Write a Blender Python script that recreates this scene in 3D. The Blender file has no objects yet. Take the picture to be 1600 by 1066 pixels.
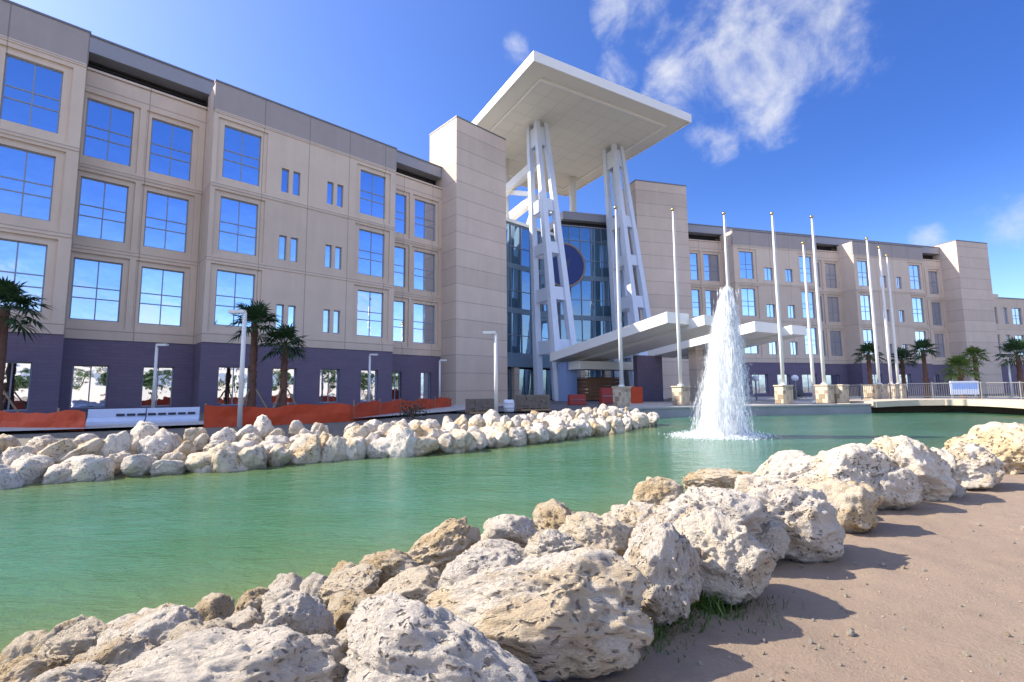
import bpy, bmesh, math, random
import numpy as np
from mathutils import Vector, Matrix, noise
random.seed(11)
SC = bpy.context.scene
COL = SC.collection
R = math.radians

# ------------------------------------------------------------------ camera
F_PX, PITCH, ROLL, EYE = 745.0, R(5.8), R(0.55), 1.2
C0 = Vector((0, 0, EYE))
FW = Vector((0, math.cos(PITCH), math.sin(PITCH)))
_u0 = Vector((0, -math.sin(PITCH), math.cos(PITCH))); _r0 = Vector((1, 0, 0))
UP = _u0 * math.cos(ROLL) + _r0 * math.sin(ROLL)
RT = _r0 * math.cos(ROLL) - _u0 * math.sin(ROLL)
cd = bpy.data.cameras.new('camera'); cam = bpy.data.objects.new('camera', cd); COL.objects.link(cam)
cd.sensor_width = 36; cd.lens = F_PX / 1600 * 36; cd.clip_start = 0.05; cd.clip_end = 3000
cam.matrix_world = Matrix(((RT.x, UP.x, -FW.x, C0.x), (RT.y, UP.y, -FW.y, C0.y), (RT.z, UP.z, -FW.z, C0.z), (0, 0, 0, 1)))
SC.camera = cam

def ray(px, py):
    return (FW * F_PX + RT * (px - 800) - UP * (py - 533)).normalized()
def on_z(px, py, z=0.0):
    d = ray(px, py); return C0 + d * ((z - C0.z) / d.z)
def at_depth(px, py, Y):
    d = ray(px, py); return C0 + d * (Y / d.y)

# ------------------------------------------------------------------ light
SUN_AZ, SUN_EL = R(-83), R(39)          # azimuth from +Y, clockwise positive
SUN_DIR = Vector((math.sin(SUN_AZ) * math.cos(SUN_EL), math.cos(SUN_AZ) * math.cos(SUN_EL), math.sin(SUN_EL)))
sl = bpy.data.lights.new('sun', 'SUN'); so = bpy.data.objects.new('sun', sl); COL.objects.link(so)
sl.energy = 2.75; sl.angle = R(0.5); sl.color = (1.0, 0.90, 0.76)
so.rotation_euler = (-SUN_DIR).to_track_quat('-Z', 'Y').to_euler()
SC.cycles.transparent_max_bounces = 64; SC.cycles.volume_bounces = 3
SC.view_settings.view_transform = 'Standard'; SC.view_settings.look = 'None'
SC.view_settings.gamma = 1.0; SC.view_settings.use_curve_mapping = False
SC.view_settings.exposure = 1.72
SKY_STRENGTH = 0.12
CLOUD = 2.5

class NT:
    """tiny node-tree helper"""
    def __init__(s, tree): s.t = tree; tree.nodes.clear()
    def n(s, typ, ins=None, **props):
        nd = s.t.nodes.new(typ)
        for k, v in props.items(): setattr(nd, k, v)
        for k, v in (ins or {}).items():
            if isinstance(v, bpy.types.NodeSocket): s.t.links.new(v, nd.inputs[k])
            else: nd.inputs[k].default_value = v
        return nd
    def math(s, op, a, b=0.0, c=None, clamp=False):
        ins = {0: a, 1: b}
        if c is not None: ins[2] = c
        return s.n('ShaderNodeMath', ins, operation=op, use_clamp=clamp).outputs[0]
    def mix(s, f, a, b, blend='MIX'):
        return s.n('ShaderNodeMix', {0: f, 6: a, 7: b}, data_type='RGBA', blend_type=blend).outputs[2]
    def ramp(s, f, stops):
        nd = s.n('ShaderNodeValToRGB', {0: f}); el = nd.color_ramp.elements
        while len(el) < len(stops): el.new(0.5)
        for e, (p, c) in zip(el, stops):
            e.position = p; e.color = c if len(c) == 4 else (*c, 1)
        return nd.outputs[0]
    def noise(s, vec, scale, detail=4, rough=0.55, dist=0.0):
        return s.n('ShaderNodeTexNoise', {'Vector': vec, 'Scale': scale, 'Detail': detail, 'Roughness': rough, 'Distortion': dist}).outputs[0]
    def step(s, x, lo, hi):
        return s.n('ShaderNodeMapRange', {0: x, 1: lo, 2: hi, 3: 0.0, 4: 1.0}, interpolation_type='SMOOTHSTEP', clamp=True).outputs[0]

W = bpy.data.worlds.new('World'); SC.world = W; W.use_nodes = True
w = NT(W.node_tree)
sky = w.n('ShaderNodeTexSky', sky_type='NISHITA', sun_disc=False, sun_elevation=SUN_EL, sun_rotation=SUN_AZ,
          altitude=0, air_density=1.0, dust_density=1.3, ozone_density=3.0)
gen = w.n('ShaderNodeTexCoord').outputs['Generated']
dn = w.n('ShaderNodeVectorMath', {0: gen}, operation='NORMALIZE').outputs[0]
# the sky pales towards the sun and deepens away from it
sd = w.n('ShaderNodeVectorMath', {0: dn, 1: tuple(SUN_DIR)}, operation='DOT_PRODUCT').outputs['Value']
aureole = w.ramp(w.math('MULTIPLY_ADD', sd, 0.5, 0.5), [(0.30, (0.26, 0.35, 0.56)), (0.50, (0.36, 0.44, 0.62)), (0.77, (0.50, 0.54, 0.68)), (0.93, (0.50, 0.54, 0.68))])
elev = w.n('ShaderNodeSeparateXYZ', {0: dn}).outputs[2]
aureole = w.mix(w.math('MULTIPLY', w.step(elev, 0.42, 0.02), 0.8), aureole, (0.74, 0.77, 0.86, 1))
hs = w.n('ShaderNodeMix', {0: 1.0, 6: w.n('ShaderNodeHueSaturation', {'Saturation': 1.2, 'Color': sky.outputs[0], 'Hue': 0.508}).outputs[0], 7: aureole}, data_type='RGBA', blend_type='MULTIPLY')
mask = None
for (px, py, rad) in ((1185, 20, 150), (1270, 60, 90), (1190, 120, 85), (1005, 10, 62), (1047, 135, 48), (968, 118, 34), (1112, 222, 36), (808, 76, 20),
                      (1578, 354, 50), (1450, 376, 26)):
    c = ray(px, py); ca = math.cos(math.atan(rad / F_PX) * (c.dot(FW)) ** 1.2)
    d = w.n('ShaderNodeVectorMath', {0: dn, 1: tuple(c)}, operation='DOT_PRODUCT').outputs['Value']
    m = w.n('ShaderNodeMapRange', {0: d, 1: 1 - (1 - ca) * 2.3, 2: 1.0, 3: 0.0, 4: 1.0}, clamp=True).outputs[0]
    m = w.math('POWER', m, 0.8)
    mask = m if mask is None else w.math('MAXIMUM', mask, m)
sep = w.n('ShaderNodeSeparateXYZ', {0: dn})
# cumulus low in the half of the sky behind the camera (what the windows mirror)
back = w.step(sep.outputs[1], 0.25, -0.15)
low = w.math('MULTIPLY', w.step(sep.outputs[2], 0.0, 0.05), w.step(sep.outputs[2], 0.33, 0.08))
mask = w.math('MAXIMUM', mask, w.math('MULTIPLY', w.math('MULTIPLY', back, low), 0.85))
# unseen cloud bank added high behind the camera to brighten the shaded facades
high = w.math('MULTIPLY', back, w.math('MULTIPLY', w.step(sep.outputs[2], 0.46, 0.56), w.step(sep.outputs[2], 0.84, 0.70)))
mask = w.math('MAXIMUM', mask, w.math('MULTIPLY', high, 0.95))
zz = w.math('ADD', sep.outputs[2], 0.22)
pl = w.n('ShaderNodeVectorMath', {0: dn, 1: w.n('ShaderNodeCombineXYZ', {0: zz, 1: zz, 2: zz}).outputs[0]}, operation='DIVIDE').outputs[0]
cn = w.noise(dn, 8.5, 10, 0.62, 0.25)
dens = w.step(w.math('ADD', w.math('MULTIPLY', mask, 0.72), w.math('MULTIPLY', w.math('SUBTRACT', cn, 0.5), w.math('MULTIPLY', w.step(mask, 0.0, 0.25), 2.3))), 0.30, 1.25)
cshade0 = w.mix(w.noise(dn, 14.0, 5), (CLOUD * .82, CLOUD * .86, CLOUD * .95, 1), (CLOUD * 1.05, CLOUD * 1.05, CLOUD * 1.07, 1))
fill_gain = w.math('MULTIPLY_ADD', high, 5.2, 1.0)  # extra brightness for the added bank, as fill on the walls
cshade = w.n('ShaderNodeVectorMath', {0: cshade0, 'Scale': fill_gain}, operation='SCALE').outputs[0]
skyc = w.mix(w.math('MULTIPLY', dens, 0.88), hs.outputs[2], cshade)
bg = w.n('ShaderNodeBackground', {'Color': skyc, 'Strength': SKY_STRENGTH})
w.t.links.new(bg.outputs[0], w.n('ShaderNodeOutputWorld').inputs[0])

# ------------------------------------------------------------------ materials
MATS = {}
def mat(name, fn):
    m = bpy.data.materials.new(name); m.use_nodes = True
    t = NT(m.node_tree); sh = fn(t)
    t.t.links.new(sh, t.n('ShaderNodeOutputMaterial').inputs[0]); MATS[name] = m; return m
def prin(t, **k):
    nd = t.n('ShaderNodeBsdfPrincipled')
    for key, v in k.items():
        s = nd.inputs[key.replace('_', ' ')]
        if isinstance(v, bpy.types.NodeSocket): t.t.links.new(v, s)
        else: s.default_value = (*v, 1) if isinstance(v, tuple) and len(v) == 3 and s.type == 'RGBA' else v
    return nd.outputs[0]
def bump(t, h, strength=0.3, dist=0.02):
    return t.n('ShaderNodeBump', {'Strength': strength, 'Distance': dist, 'Height': h}).outputs[0]
def obj_co(t): return t.n('ShaderNodeTexCoord').outputs['Object']

def plain(name, col, rough=0.6, var=0.12, scale=3.0, metal=0.0, bs=0.1):
    def fn(t):
        co = obj_co(t); n = t.noise(co, scale, 6, 0.65)
        c = t.mix(n, tuple(x * (1 - var) for x in col) + (1,), tuple(min(1, x * (1 + var)) for x in col) + (1,))
        return prin(t, Base_Color=c, Roughness=rough, Metallic=metal, Normal=bump(t, t.noise(co, scale * 12, 3), bs, 0.01))
    return mat(name, fn)

def precast(name, col, dz, z0, du, u0, jw=0.03):
    """beige precast concrete with panel joints, faint streaks and mottling"""
    def fn(t):
        co = obj_co(t); s = t.n('ShaderNodeSeparateXYZ', {0: co})
        def line(x, per, off):
            f = t.math('FRACT', t.math('DIVIDE', t.math('SUBTRACT', x, off), per))
            f = t.math('ABSOLUTE', t.math('SUBTRACT', f, 0.5))
            return t.math('GREATER_THAN', f, 0.5 - jw / per)
        j = line(s.outputs[2], dz, z0)
        if du: j = t.math('MAXIMUM', j, line(s.outputs[0], du, u0))
        band = t.n('ShaderNodeTexWhiteNoise', {'W': t.math('FLOOR', t.math('DIVIDE', t.math('SUBTRACT', s.outputs[2], z0), dz))}, noise_dimensions='1D').outputs[0]
        mot = t.noise(co, 0.55, 6, 0.6)
        st = t.noise(t.n('ShaderNodeVectorMath', {0: co, 1: (2.2, 2.2, 0.16)}, operation='MULTIPLY').outputs[0], 1.0, 4, 0.6)
        f = t.math('ADD', t.math('MULTIPLY', mot, 0.5), t.math('ADD', t.math('MULTIPLY', st, 0.35), t.math('MULTIPLY', band, 0.25)))
        c = t.mix(f, tuple(x * 0.72 for x in col) + (1,), tuple(min(.8, x * 1.2) for x in col) + (1,))
        c = t.mix(t.math('MULTIPLY', j, 0.55), c, tuple(x * 0.35 for x in col) + (1,))
        g = t.noise(co, 60, 3)
        h = t.math('SUBTRACT', t.math('MULTIPLY', g, 0.15), j)
        return prin(t, Base_Color=c, Roughness=0.85, Normal=bump(t, h, 0.5, 0.02))
    return mat(name, fn)

BEIGE = (0.67, 0.535, 0.42)
precast('precast', BEIGE, 4.95, 4.9, 3.12, 0.05)
precast('precast_tower', (0.64, 0.515, 0.42), 1.65, 4.4, 0, 0)
precast('frieze_grey', (0.375, 0.325, 0.305), 4.95, 4.9, 3.12, 0.05)
plain('parapet_cap', (0.16, 0.16, 0.18), 0.5)
def brick(t):
    co = obj_co(t); s = t.n('ShaderNodeSeparateXYZ', {0: co})
    v2 = t.n('ShaderNodeCombineXYZ', {0: t.math('ADD', s.outputs[0], s.outputs[1]), 1: s.outputs[2], 2: 0.0}).outputs[0]
    b = t.n('ShaderNodeTexBrick', {'Vector': v2, 'Color1': (0.150, 0.112, 0.160, 1), 'Color2': (0.185, 0.140, 0.19, 1), 'Mortar': (0.11, 0.09, 0.12, 1),
                                   'Scale': 1.0, 'Mortar Size': 0.012, 'Brick Width': 0.8, 'Row Height': 0.2})
    c = t.mix(t.noise(co, 0.7, 5), b.outputs[0], (0.14, 0.115, 0.18, 1))
    return prin(t, Base_Color=c, Roughness=0.8, Normal=bump(t, b.outputs[1], -0.3, 0.01))
mat('base_brick', brick)
def glass(t):
    oi = t.n('ShaderNodeObjectInfo').outputs['Random']
    co = t.n('ShaderNodeVectorMath', {0: obj_co(t), 1: t.n('ShaderNodeCombineXYZ', {0: t.math('MULTIPLY', oi, 50.0), 1: 0.0, 2: t.math('MULTIPLY', oi, 23.0)}).outputs[0]}, operation='ADD').outputs[0]
    n = t.noise(co, 0.5, 3, 0.5); c = t.mix(oi, (0.60, 0.69, 0.86, 1), (0.88, 0.92, 1.0, 1))
    return prin(t, Base_Color=c, Metallic=1.0, Roughness=0.015, Normal=bump(t, n, 0.28, 0.05))
mat('mirror_glass', glass)
def dglass(t):
    co = obj_co(t); s = t.n('ShaderNodeSeparateXYZ', {0: co})
    cell = t.n('ShaderNodeCombineXYZ', {0: t.math('FLOOR', t.math('DIVIDE', s.outputs[0], 1.5)), 1: t.math('FLOOR', t.math('DIVIDE', s.outputs[2], 2.475)), 2: 0.0}).outputs[0]
    wn = t.n('ShaderNodeTexWhiteNoise', {'Vector': cell}).outputs[0]
    c = t.mix(wn, (0.03, 0.065, 0.09, 1), (0.10, 0.18, 0.22, 1))
    a = prin(t, Base_Color=c, Roughness=0.03, Normal=bump(t, t.noise(co, 0.35, 3), 0.12, 0.05))
    g = t.n('ShaderNodeBsdfGlossy', {'Color': (0.42, 0.60, 0.75, 1), 'Roughness': 0.02, 'Normal': bump(t, t.noise(co, 0.5, 3), 0.12, 0.05)}).outputs[0]
    return t.n('ShaderNodeMixShader', {0: 0.5, 1: a, 2: g}).outputs[0]
mat('curtain_glass', dglass)
plain('window_frame', (0.25, 0.29, 0.36), 0.4, 0.05)
plain('dark_louver', (0.022, 0.020, 0.020), 0.7)
plain('soffit_brown', (0.14, 0.11, 0.085), 0.8)
plain('white_metal', (0.78, 0.77, 0.73), 0.4, 0.04, 0.6, bs=0.03)
plain('canopy_soffit', (0.66, 0.64, 0.56), 0.55, 0.05, 0.25, bs=0.02)
plain('steel_paint', (0.62, 0.67, 0.76), 0.35, 0.06, 0.8, bs=0.03)
plain('pole_white', (0.72, 0.71, 0.68), 0.35, 0.05)
plain('seam_grey', (0.57, 0.55, 0.48), .6); plain('gold', (0.5, 0.38, 0.18), 0.3, 0.05, metal=1.0)
plain('concrete', (0.42, 0.40, 0.37), 0.85, 0.2, 1.5)
plain('dock_concrete', (0.30, 0.30, 0.31), 0.85, 0.25, 1.2)
plain('cream_stone', (0.54, 0.465, 0.355), 0.85, 0.15, 2.0)
plain('asphalt', (0.10, 0.10, 0.11), 0.9, 0.2, 2.0)
plain('orange_mesh', (0.50, 0.058, 0.012), 0.7, 0.3, 3.0)
plain('stake_wood', (0.32, 0.22, 0.13), 0.85, 0.3, 8.0)
plain('barrier_white', (0.56, 0.64, 0.78), 0.6, 0.12, 3.0)
plain('dark_slot', (0.03, 0.035, 0.06), 0.8)
plain('palm_bark', (0.15, 0.075, 0.050), 0.95, 0.45, 6.0, bs=0.8)
plain('pallet_stone', (0.17, 0.145, 0.12), 0.9, 0.35, 4.0, bs=0.5)
plain('sign_blue', (0.25, 0.42, 0.80), 0.5, 0.06)
plain('sign_white', (0.70, 0.76, 0.85), 0.5, 0.05)
plain('pipe_blue', (0.01, 0.07, 0.42), 0.35, 0.1)
plain('seal_blue', (0.011, 0.03, 0.17), 0.4, 0.15, 1.2)
plain('seal_pale', (0.05, 0.06, 0.13), 0.5); plain('seal_tan', (0.27, 0.21, 0.18), 0.5, 0.1)
plain('tyre_black', (0.02, 0.02, 0.022), 0.8)
plain('red_plastic', (0.26, 0.02, 0.014), 0.5)
plain('far_wall', (0.62, 0.56, 0.47), 0.85, 0.08)
plain('shrub_brown', (0.055, 0.05, 0.035), 0.9, 0.4, 6.0)

def foliage(name, a, b):
    def fn(t):
        g = t.n('ShaderNodeNewGeometry').outputs['Random Per Island']
        c = t.mix(g, (*a, 1), (*b, 1))
        p = prin(t, Base_Color=c, Roughness=0.5)
        tr = t.n('ShaderNodeBsdfTranslucent', {'Color': c}).outputs[0]
        return t.n('ShaderNodeMixShader', {0: 0.25, 1: p, 2: tr}).outputs[0]
    return mat(name, fn)
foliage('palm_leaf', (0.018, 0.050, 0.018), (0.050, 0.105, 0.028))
foliage('palm_leaf_sunlit', (0.07, 0.13, 0.02), (0.16, 0.22, 0.04))  # brighter copy of the palm leaf, sunlight put into its colour
foliage('grass', (0.035, 0.09, 0.012), (0.11, 0.19, 0.03))
foliage('tree_leaf', (0.03, 0.06, 0.02), (0.07, 0.12, 0.035))

def rockm(name, light, tan, grey, tan_amt):
    def fn(t):
        oi = t.n('ShaderNodeObjectInfo').outputs['Random']
        off = t.n('ShaderNodeCombineXYZ', {0: t.math('MULTIPLY', oi, 37.0), 1: t.math('MULTIPLY', oi, 91.0), 2: oi}).outputs[0]
        co = t.n('ShaderNodeVectorMath', {0: obj_co(t), 1: off}, operation='ADD').outputs[0]
        n1 = t.noise(co, 1.3, 8, 0.62, 0.4); n2 = t.noise(co, 3.1, 9, 0.68); n3 = t.noise(co, 9.0, 9, 0.72); n4 = t.noise(co, 34, 5, 0.7)
        v = t.n('ShaderNodeTexVoronoi', {'Vector': t.n('ShaderNodeVectorMath', {0: co, 1: t.n('ShaderNodeVectorMath', {0: t.n('ShaderNodeTexNoise', {'Vector': co, 'Scale': 5.0}).outputs[1], 'Scale': 0.35}, operation='SCALE').outputs[0]}, operation='ADD').outputs[0], 'Scale': 8.5}).outputs[0]
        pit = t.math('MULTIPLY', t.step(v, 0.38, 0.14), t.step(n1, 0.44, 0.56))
        base = t.mix(t.step(t.math('ADD', n1, t.math('MULTIPLY', t.math('SUBTRACT', oi, 0.5), 0.25)), 0.52 - tan_amt, 0.70 - tan_amt), (*light, 1), (*tan, 1))
        stain = t.step(t.math('ADD', t.math('MULTIPLY', n2, 0.6), t.math('MULTIPLY', n3, 0.4)), 0.55, 0.68)
        c = t.mix(t.math('MULTIPLY', stain, 0.70), base, (*grey, 1))
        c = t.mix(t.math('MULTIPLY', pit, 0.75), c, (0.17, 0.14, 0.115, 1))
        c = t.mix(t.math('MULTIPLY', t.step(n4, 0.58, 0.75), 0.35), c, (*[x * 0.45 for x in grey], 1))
        h = t.math('ADD', t.math('MULTIPLY', n3, 0.7), t.math('SUBTRACT', t.math('MULTIPLY', n4, 0.28), t.math('MULTIPLY', pit, 0.8)))
        return prin(t, Base_Color=c, Roughness=0.92, Normal=bump(t, h, 1.0, 0.10))
    return mat(name, fn)
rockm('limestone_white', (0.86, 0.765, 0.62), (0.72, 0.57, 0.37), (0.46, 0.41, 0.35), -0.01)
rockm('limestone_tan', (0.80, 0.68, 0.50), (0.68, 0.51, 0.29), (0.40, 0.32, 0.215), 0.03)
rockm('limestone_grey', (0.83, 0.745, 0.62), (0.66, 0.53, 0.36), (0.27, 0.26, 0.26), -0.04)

# ------------------------------------------------------------------ object helpers
def tag(o, label=None, cat=None, group=None, kind=None):
    if label: o['label'] = label
    if cat: o['category'] = cat
    if group: o['group'] = group
    if kind: o['kind'] = kind
    return o
def empty(name, loc=(0, 0, 0), rz=0.0, label=None, cat=None, group=None):
    o = bpy.data.objects.new(name, None); COL.objects.link(o); o.location = loc; o.rotation_euler = (0, 0, rz)
    o.empty_display_size = 0.3
    return tag(o, label, cat, group)
def link(name, me, parent=None, loc=(0, 0, 0), rot=(0, 0, 0)):
    o = bpy.data.objects.new(name, me); COL.objects.link(o); o.location = loc; o.rotation_euler = rot
    if parent: o.parent = parent
    return o
def mesh(name, bm, mats, smooth=False):
    me = bpy.data.meshes.new(name); bm.normal_update(); bm.to_mesh(me); bm.free()
    for m in (mats if isinstance(mats, (list, tuple)) else [mats]): me.materials.append(MATS[m])
    if smooth: me.polygons.foreach_set('use_smooth', [True] * len(me.polygons))
    return me
def part(name, bm, mats, parent=None, loc=(0, 0, 0), rot=(0, 0, 0), smooth=False):
    return link(name, mesh(name, bm, mats, smooth), parent, loc, rot)
def kids(o): return [c for c in bpy.data.objects if c.parent == o]
def copy_tree(o, parent=None):
    c = o.copy(); COL.objects.link(c); c.parent = parent
    for k in list(o.children): copy_tree(k, c)
    return c
def BM(): return bmesh.new()
def box(bm, x0, x1, y0, y1, z0, z1, mi=0):
    vs = [bm.verts.new(p) for p in ((x0, y0, z0), (x1, y0, z0), (x1, y1, z0), (x0, y1, z0), (x0, y0, z1), (x1, y0, z1), (x1, y1, z1), (x0, y1, z1))]
    for f in ((0, 3, 2, 1), (4, 5, 6, 7), (0, 1, 5, 4), (1, 2, 6, 5), (2, 3, 7, 6), (3, 0, 4, 7)):
        bm.faces.new([vs[i] for i in f]).material_index = mi
    return vs
def quad(bm, *pts, mi=0):
    f = bm.faces.new([bm.verts.new(p) for p in pts]); f.material_index = mi; return f
def beam(bm, a, b, wx, wy, up=Vector((0, 0, 1)), wx2=None, wy2=None):
    a = Vector(a); b = Vector(b); d = (b - a).normalized()
    s = d.cross(up)
    s = s.normalized() if s.length > 1e-4 else Vector((1, 0, 0)); t = s.cross(d)
    wx2 = wx2 or wx; wy2 = wy2 or wy
    r1 = [bm.verts.new(a + s * i * wx / 2 + t * j * wy / 2) for i, j in ((-1, -1), (1, -1), (1, 1), (-1, 1))]
    r2 = [bm.verts.new(b + s * i * wx2 / 2 + t * j * wy2 / 2) for i, j in ((-1, -1), (1, -1), (1, 1), (-1, 1))]
    bm.faces.new(r1[::-1]); bm.faces.new(r2)
    for i in range(4): bm.faces.new((r1[i], r1[(i + 1) % 4], r2[(i + 1) % 4], r2[i]))
def tube(bm, pts, rad, n=10, cap=True):
    pts = [Vector(p) for p in pts]; rs = rad if isinstance(rad, (list, tuple)) else [rad] * len(pts)
    rings = []; prev = None
    for i, p in enumerate(pts):
        d = (pts[min(i + 1, len(pts) - 1)] - pts[max(i - 1, 0)]).normalized()
        s = prev - d * prev.dot(d) if prev else d.orthogonal()
        s = s.normalized(); prev = s; t = d.cross(s)
        rings.append([bm.verts.new(p + (s * math.cos(2 * math.pi * k / n) + t * math.sin(2 * math.pi * k / n)) * rs[i]) for k in range(n)])
    for a, b in zip(rings, rings[1:]):
        for k in range(n): bm.faces.new((a[k], a[(k + 1) % n], b[(k + 1) % n], b[k]))
    if cap: bm.faces.new(rings[0][::-1]); bm.faces.new(rings[-1])
def ball(bm, c, r, seg=10, sz=1.0):
    bmesh.ops.create_uvsphere(bm, u_segments=seg, v_segments=max(5, seg // 2 + 1), radius=r, matrix=Matrix.Translation(c) @ Matrix.Diagonal((1, 1, sz, 1)))
def prism(bm, poly, z0, z1, mi=0):
    a = [bm.verts.new((*p[:2], z0)) for p in poly]; b = [bm.verts.new((*p[:2], z1)) for p in poly]
    bm.faces.new(b).material_index = mi; bm.faces.new(a[::-1]).material_index = mi
    for i in range(len(poly)):
        j = (i + 1) % len(poly); bm.faces.new((a[i], a[j], b[j], b[i])).material_index = mi

# ------------------------------------------------------------------ hospital wings
def axes(deg):
    t = R(deg); return Vector((math.sin(t), math.cos(t), 0)), Vector((math.cos(t), -math.sin(t), 0)), math.pi / 2 - t
UL, NL, RL = axes(46.5); UR, NR, RR = axes(74.6); UC, NC, RC = axes(60.2)
PL = -NL * 35.0; PR = -NR * 51.0

def wall_grid(bm, u0, u1, z0, z1, v, holes, depth, mi=0):
    us = sorted({u0, u1, *[h[0] for h in holes], *[h[1] for h in holes]}); zs = sorted({z0, z1, *[h[2] for h in holes], *[h[3] for h in holes]})
    us = [u for u in us if u0 <= u <= u1]; zs = [z for z in zs if z0 <= z <= z1]
    for a, b in zip(us, us[1:]):
        for c, d in zip(zs, zs[1:]):
            mu, mz = (a + b) / 2, (c + d) / 2
            if any(h[0] < mu < h[1] and h[2] < mz < h[3] for h in holes): continue
            quad(bm, (a, -v, c), (b, -v, c), (b, -v, d), (a, -v, d), mi=mi)
    for (a, b, c, d) in holes:
        y0, y1 = -v, -v + depth
        quad(bm, (a, y0, c), (a, y1, c), (a, y1, d), (a, y0, d), mi=mi)
        quad(bm, (b, y0, c), (b, y0, d), (b, y1, d), (b, y1, c), mi=mi)
        quad(bm, (a, y0, c), (b, y0, c), (b, y1, c), (a, y1, c), mi=mi)
        quad(bm, (a, y0, d), (a, y1, d), (b, y1, d), (b, y0, d), mi=mi)

WIN = {}
def window(parent, u0, u1, z0, z1, v, style='grid', name='window'):
    wd, ht = round(u1 - u0, 2), round(z1 - z0, 2); key = (wd, ht, style)
    if key not in WIN:
        b = BM(); fw = 0.07
        for (x0, x1, a, c) in ((0, wd, 0, fw), (0, wd, ht - fw, ht), (0, fw, fw, ht - fw), (wd - fw, wd, fw, ht - fw)): box(b, x0, x1, 0, 0.09, a, c)
        if style == 'grid':
            box(b, wd / 2 - .03, wd / 2 + .03, 0.01, 0.08, fw, ht - fw)
            for f in (0.36, 0.54): box(b, fw, wd - fw, 0.0, 0.085, ht * f - .03, ht * f + .03)
        elif style == 'split':
            box(b, wd / 2 - .03, wd / 2 + .03, 0.01, 0.08, fw, ht - fw)
        elif style == 'tall':
            for f in (0.36, 0.54): box(b, fw, wd - fw, 0.0, 0.085, ht * f - .03, ht * f + .03)
        fr = mesh('window_frame', b, 'window_frame')
        g = BM(); box(g, 0.03, wd - .03, 0.045, 0.065, 0.03, ht - .03); WIN[key] = (fr, mesh('pane', g, 'mirror_glass'))
    fr, pn = WIN[key]
    f = link(name, fr, parent, (u0, -v, z0)); link('pane', pn, f)
    return f

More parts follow.
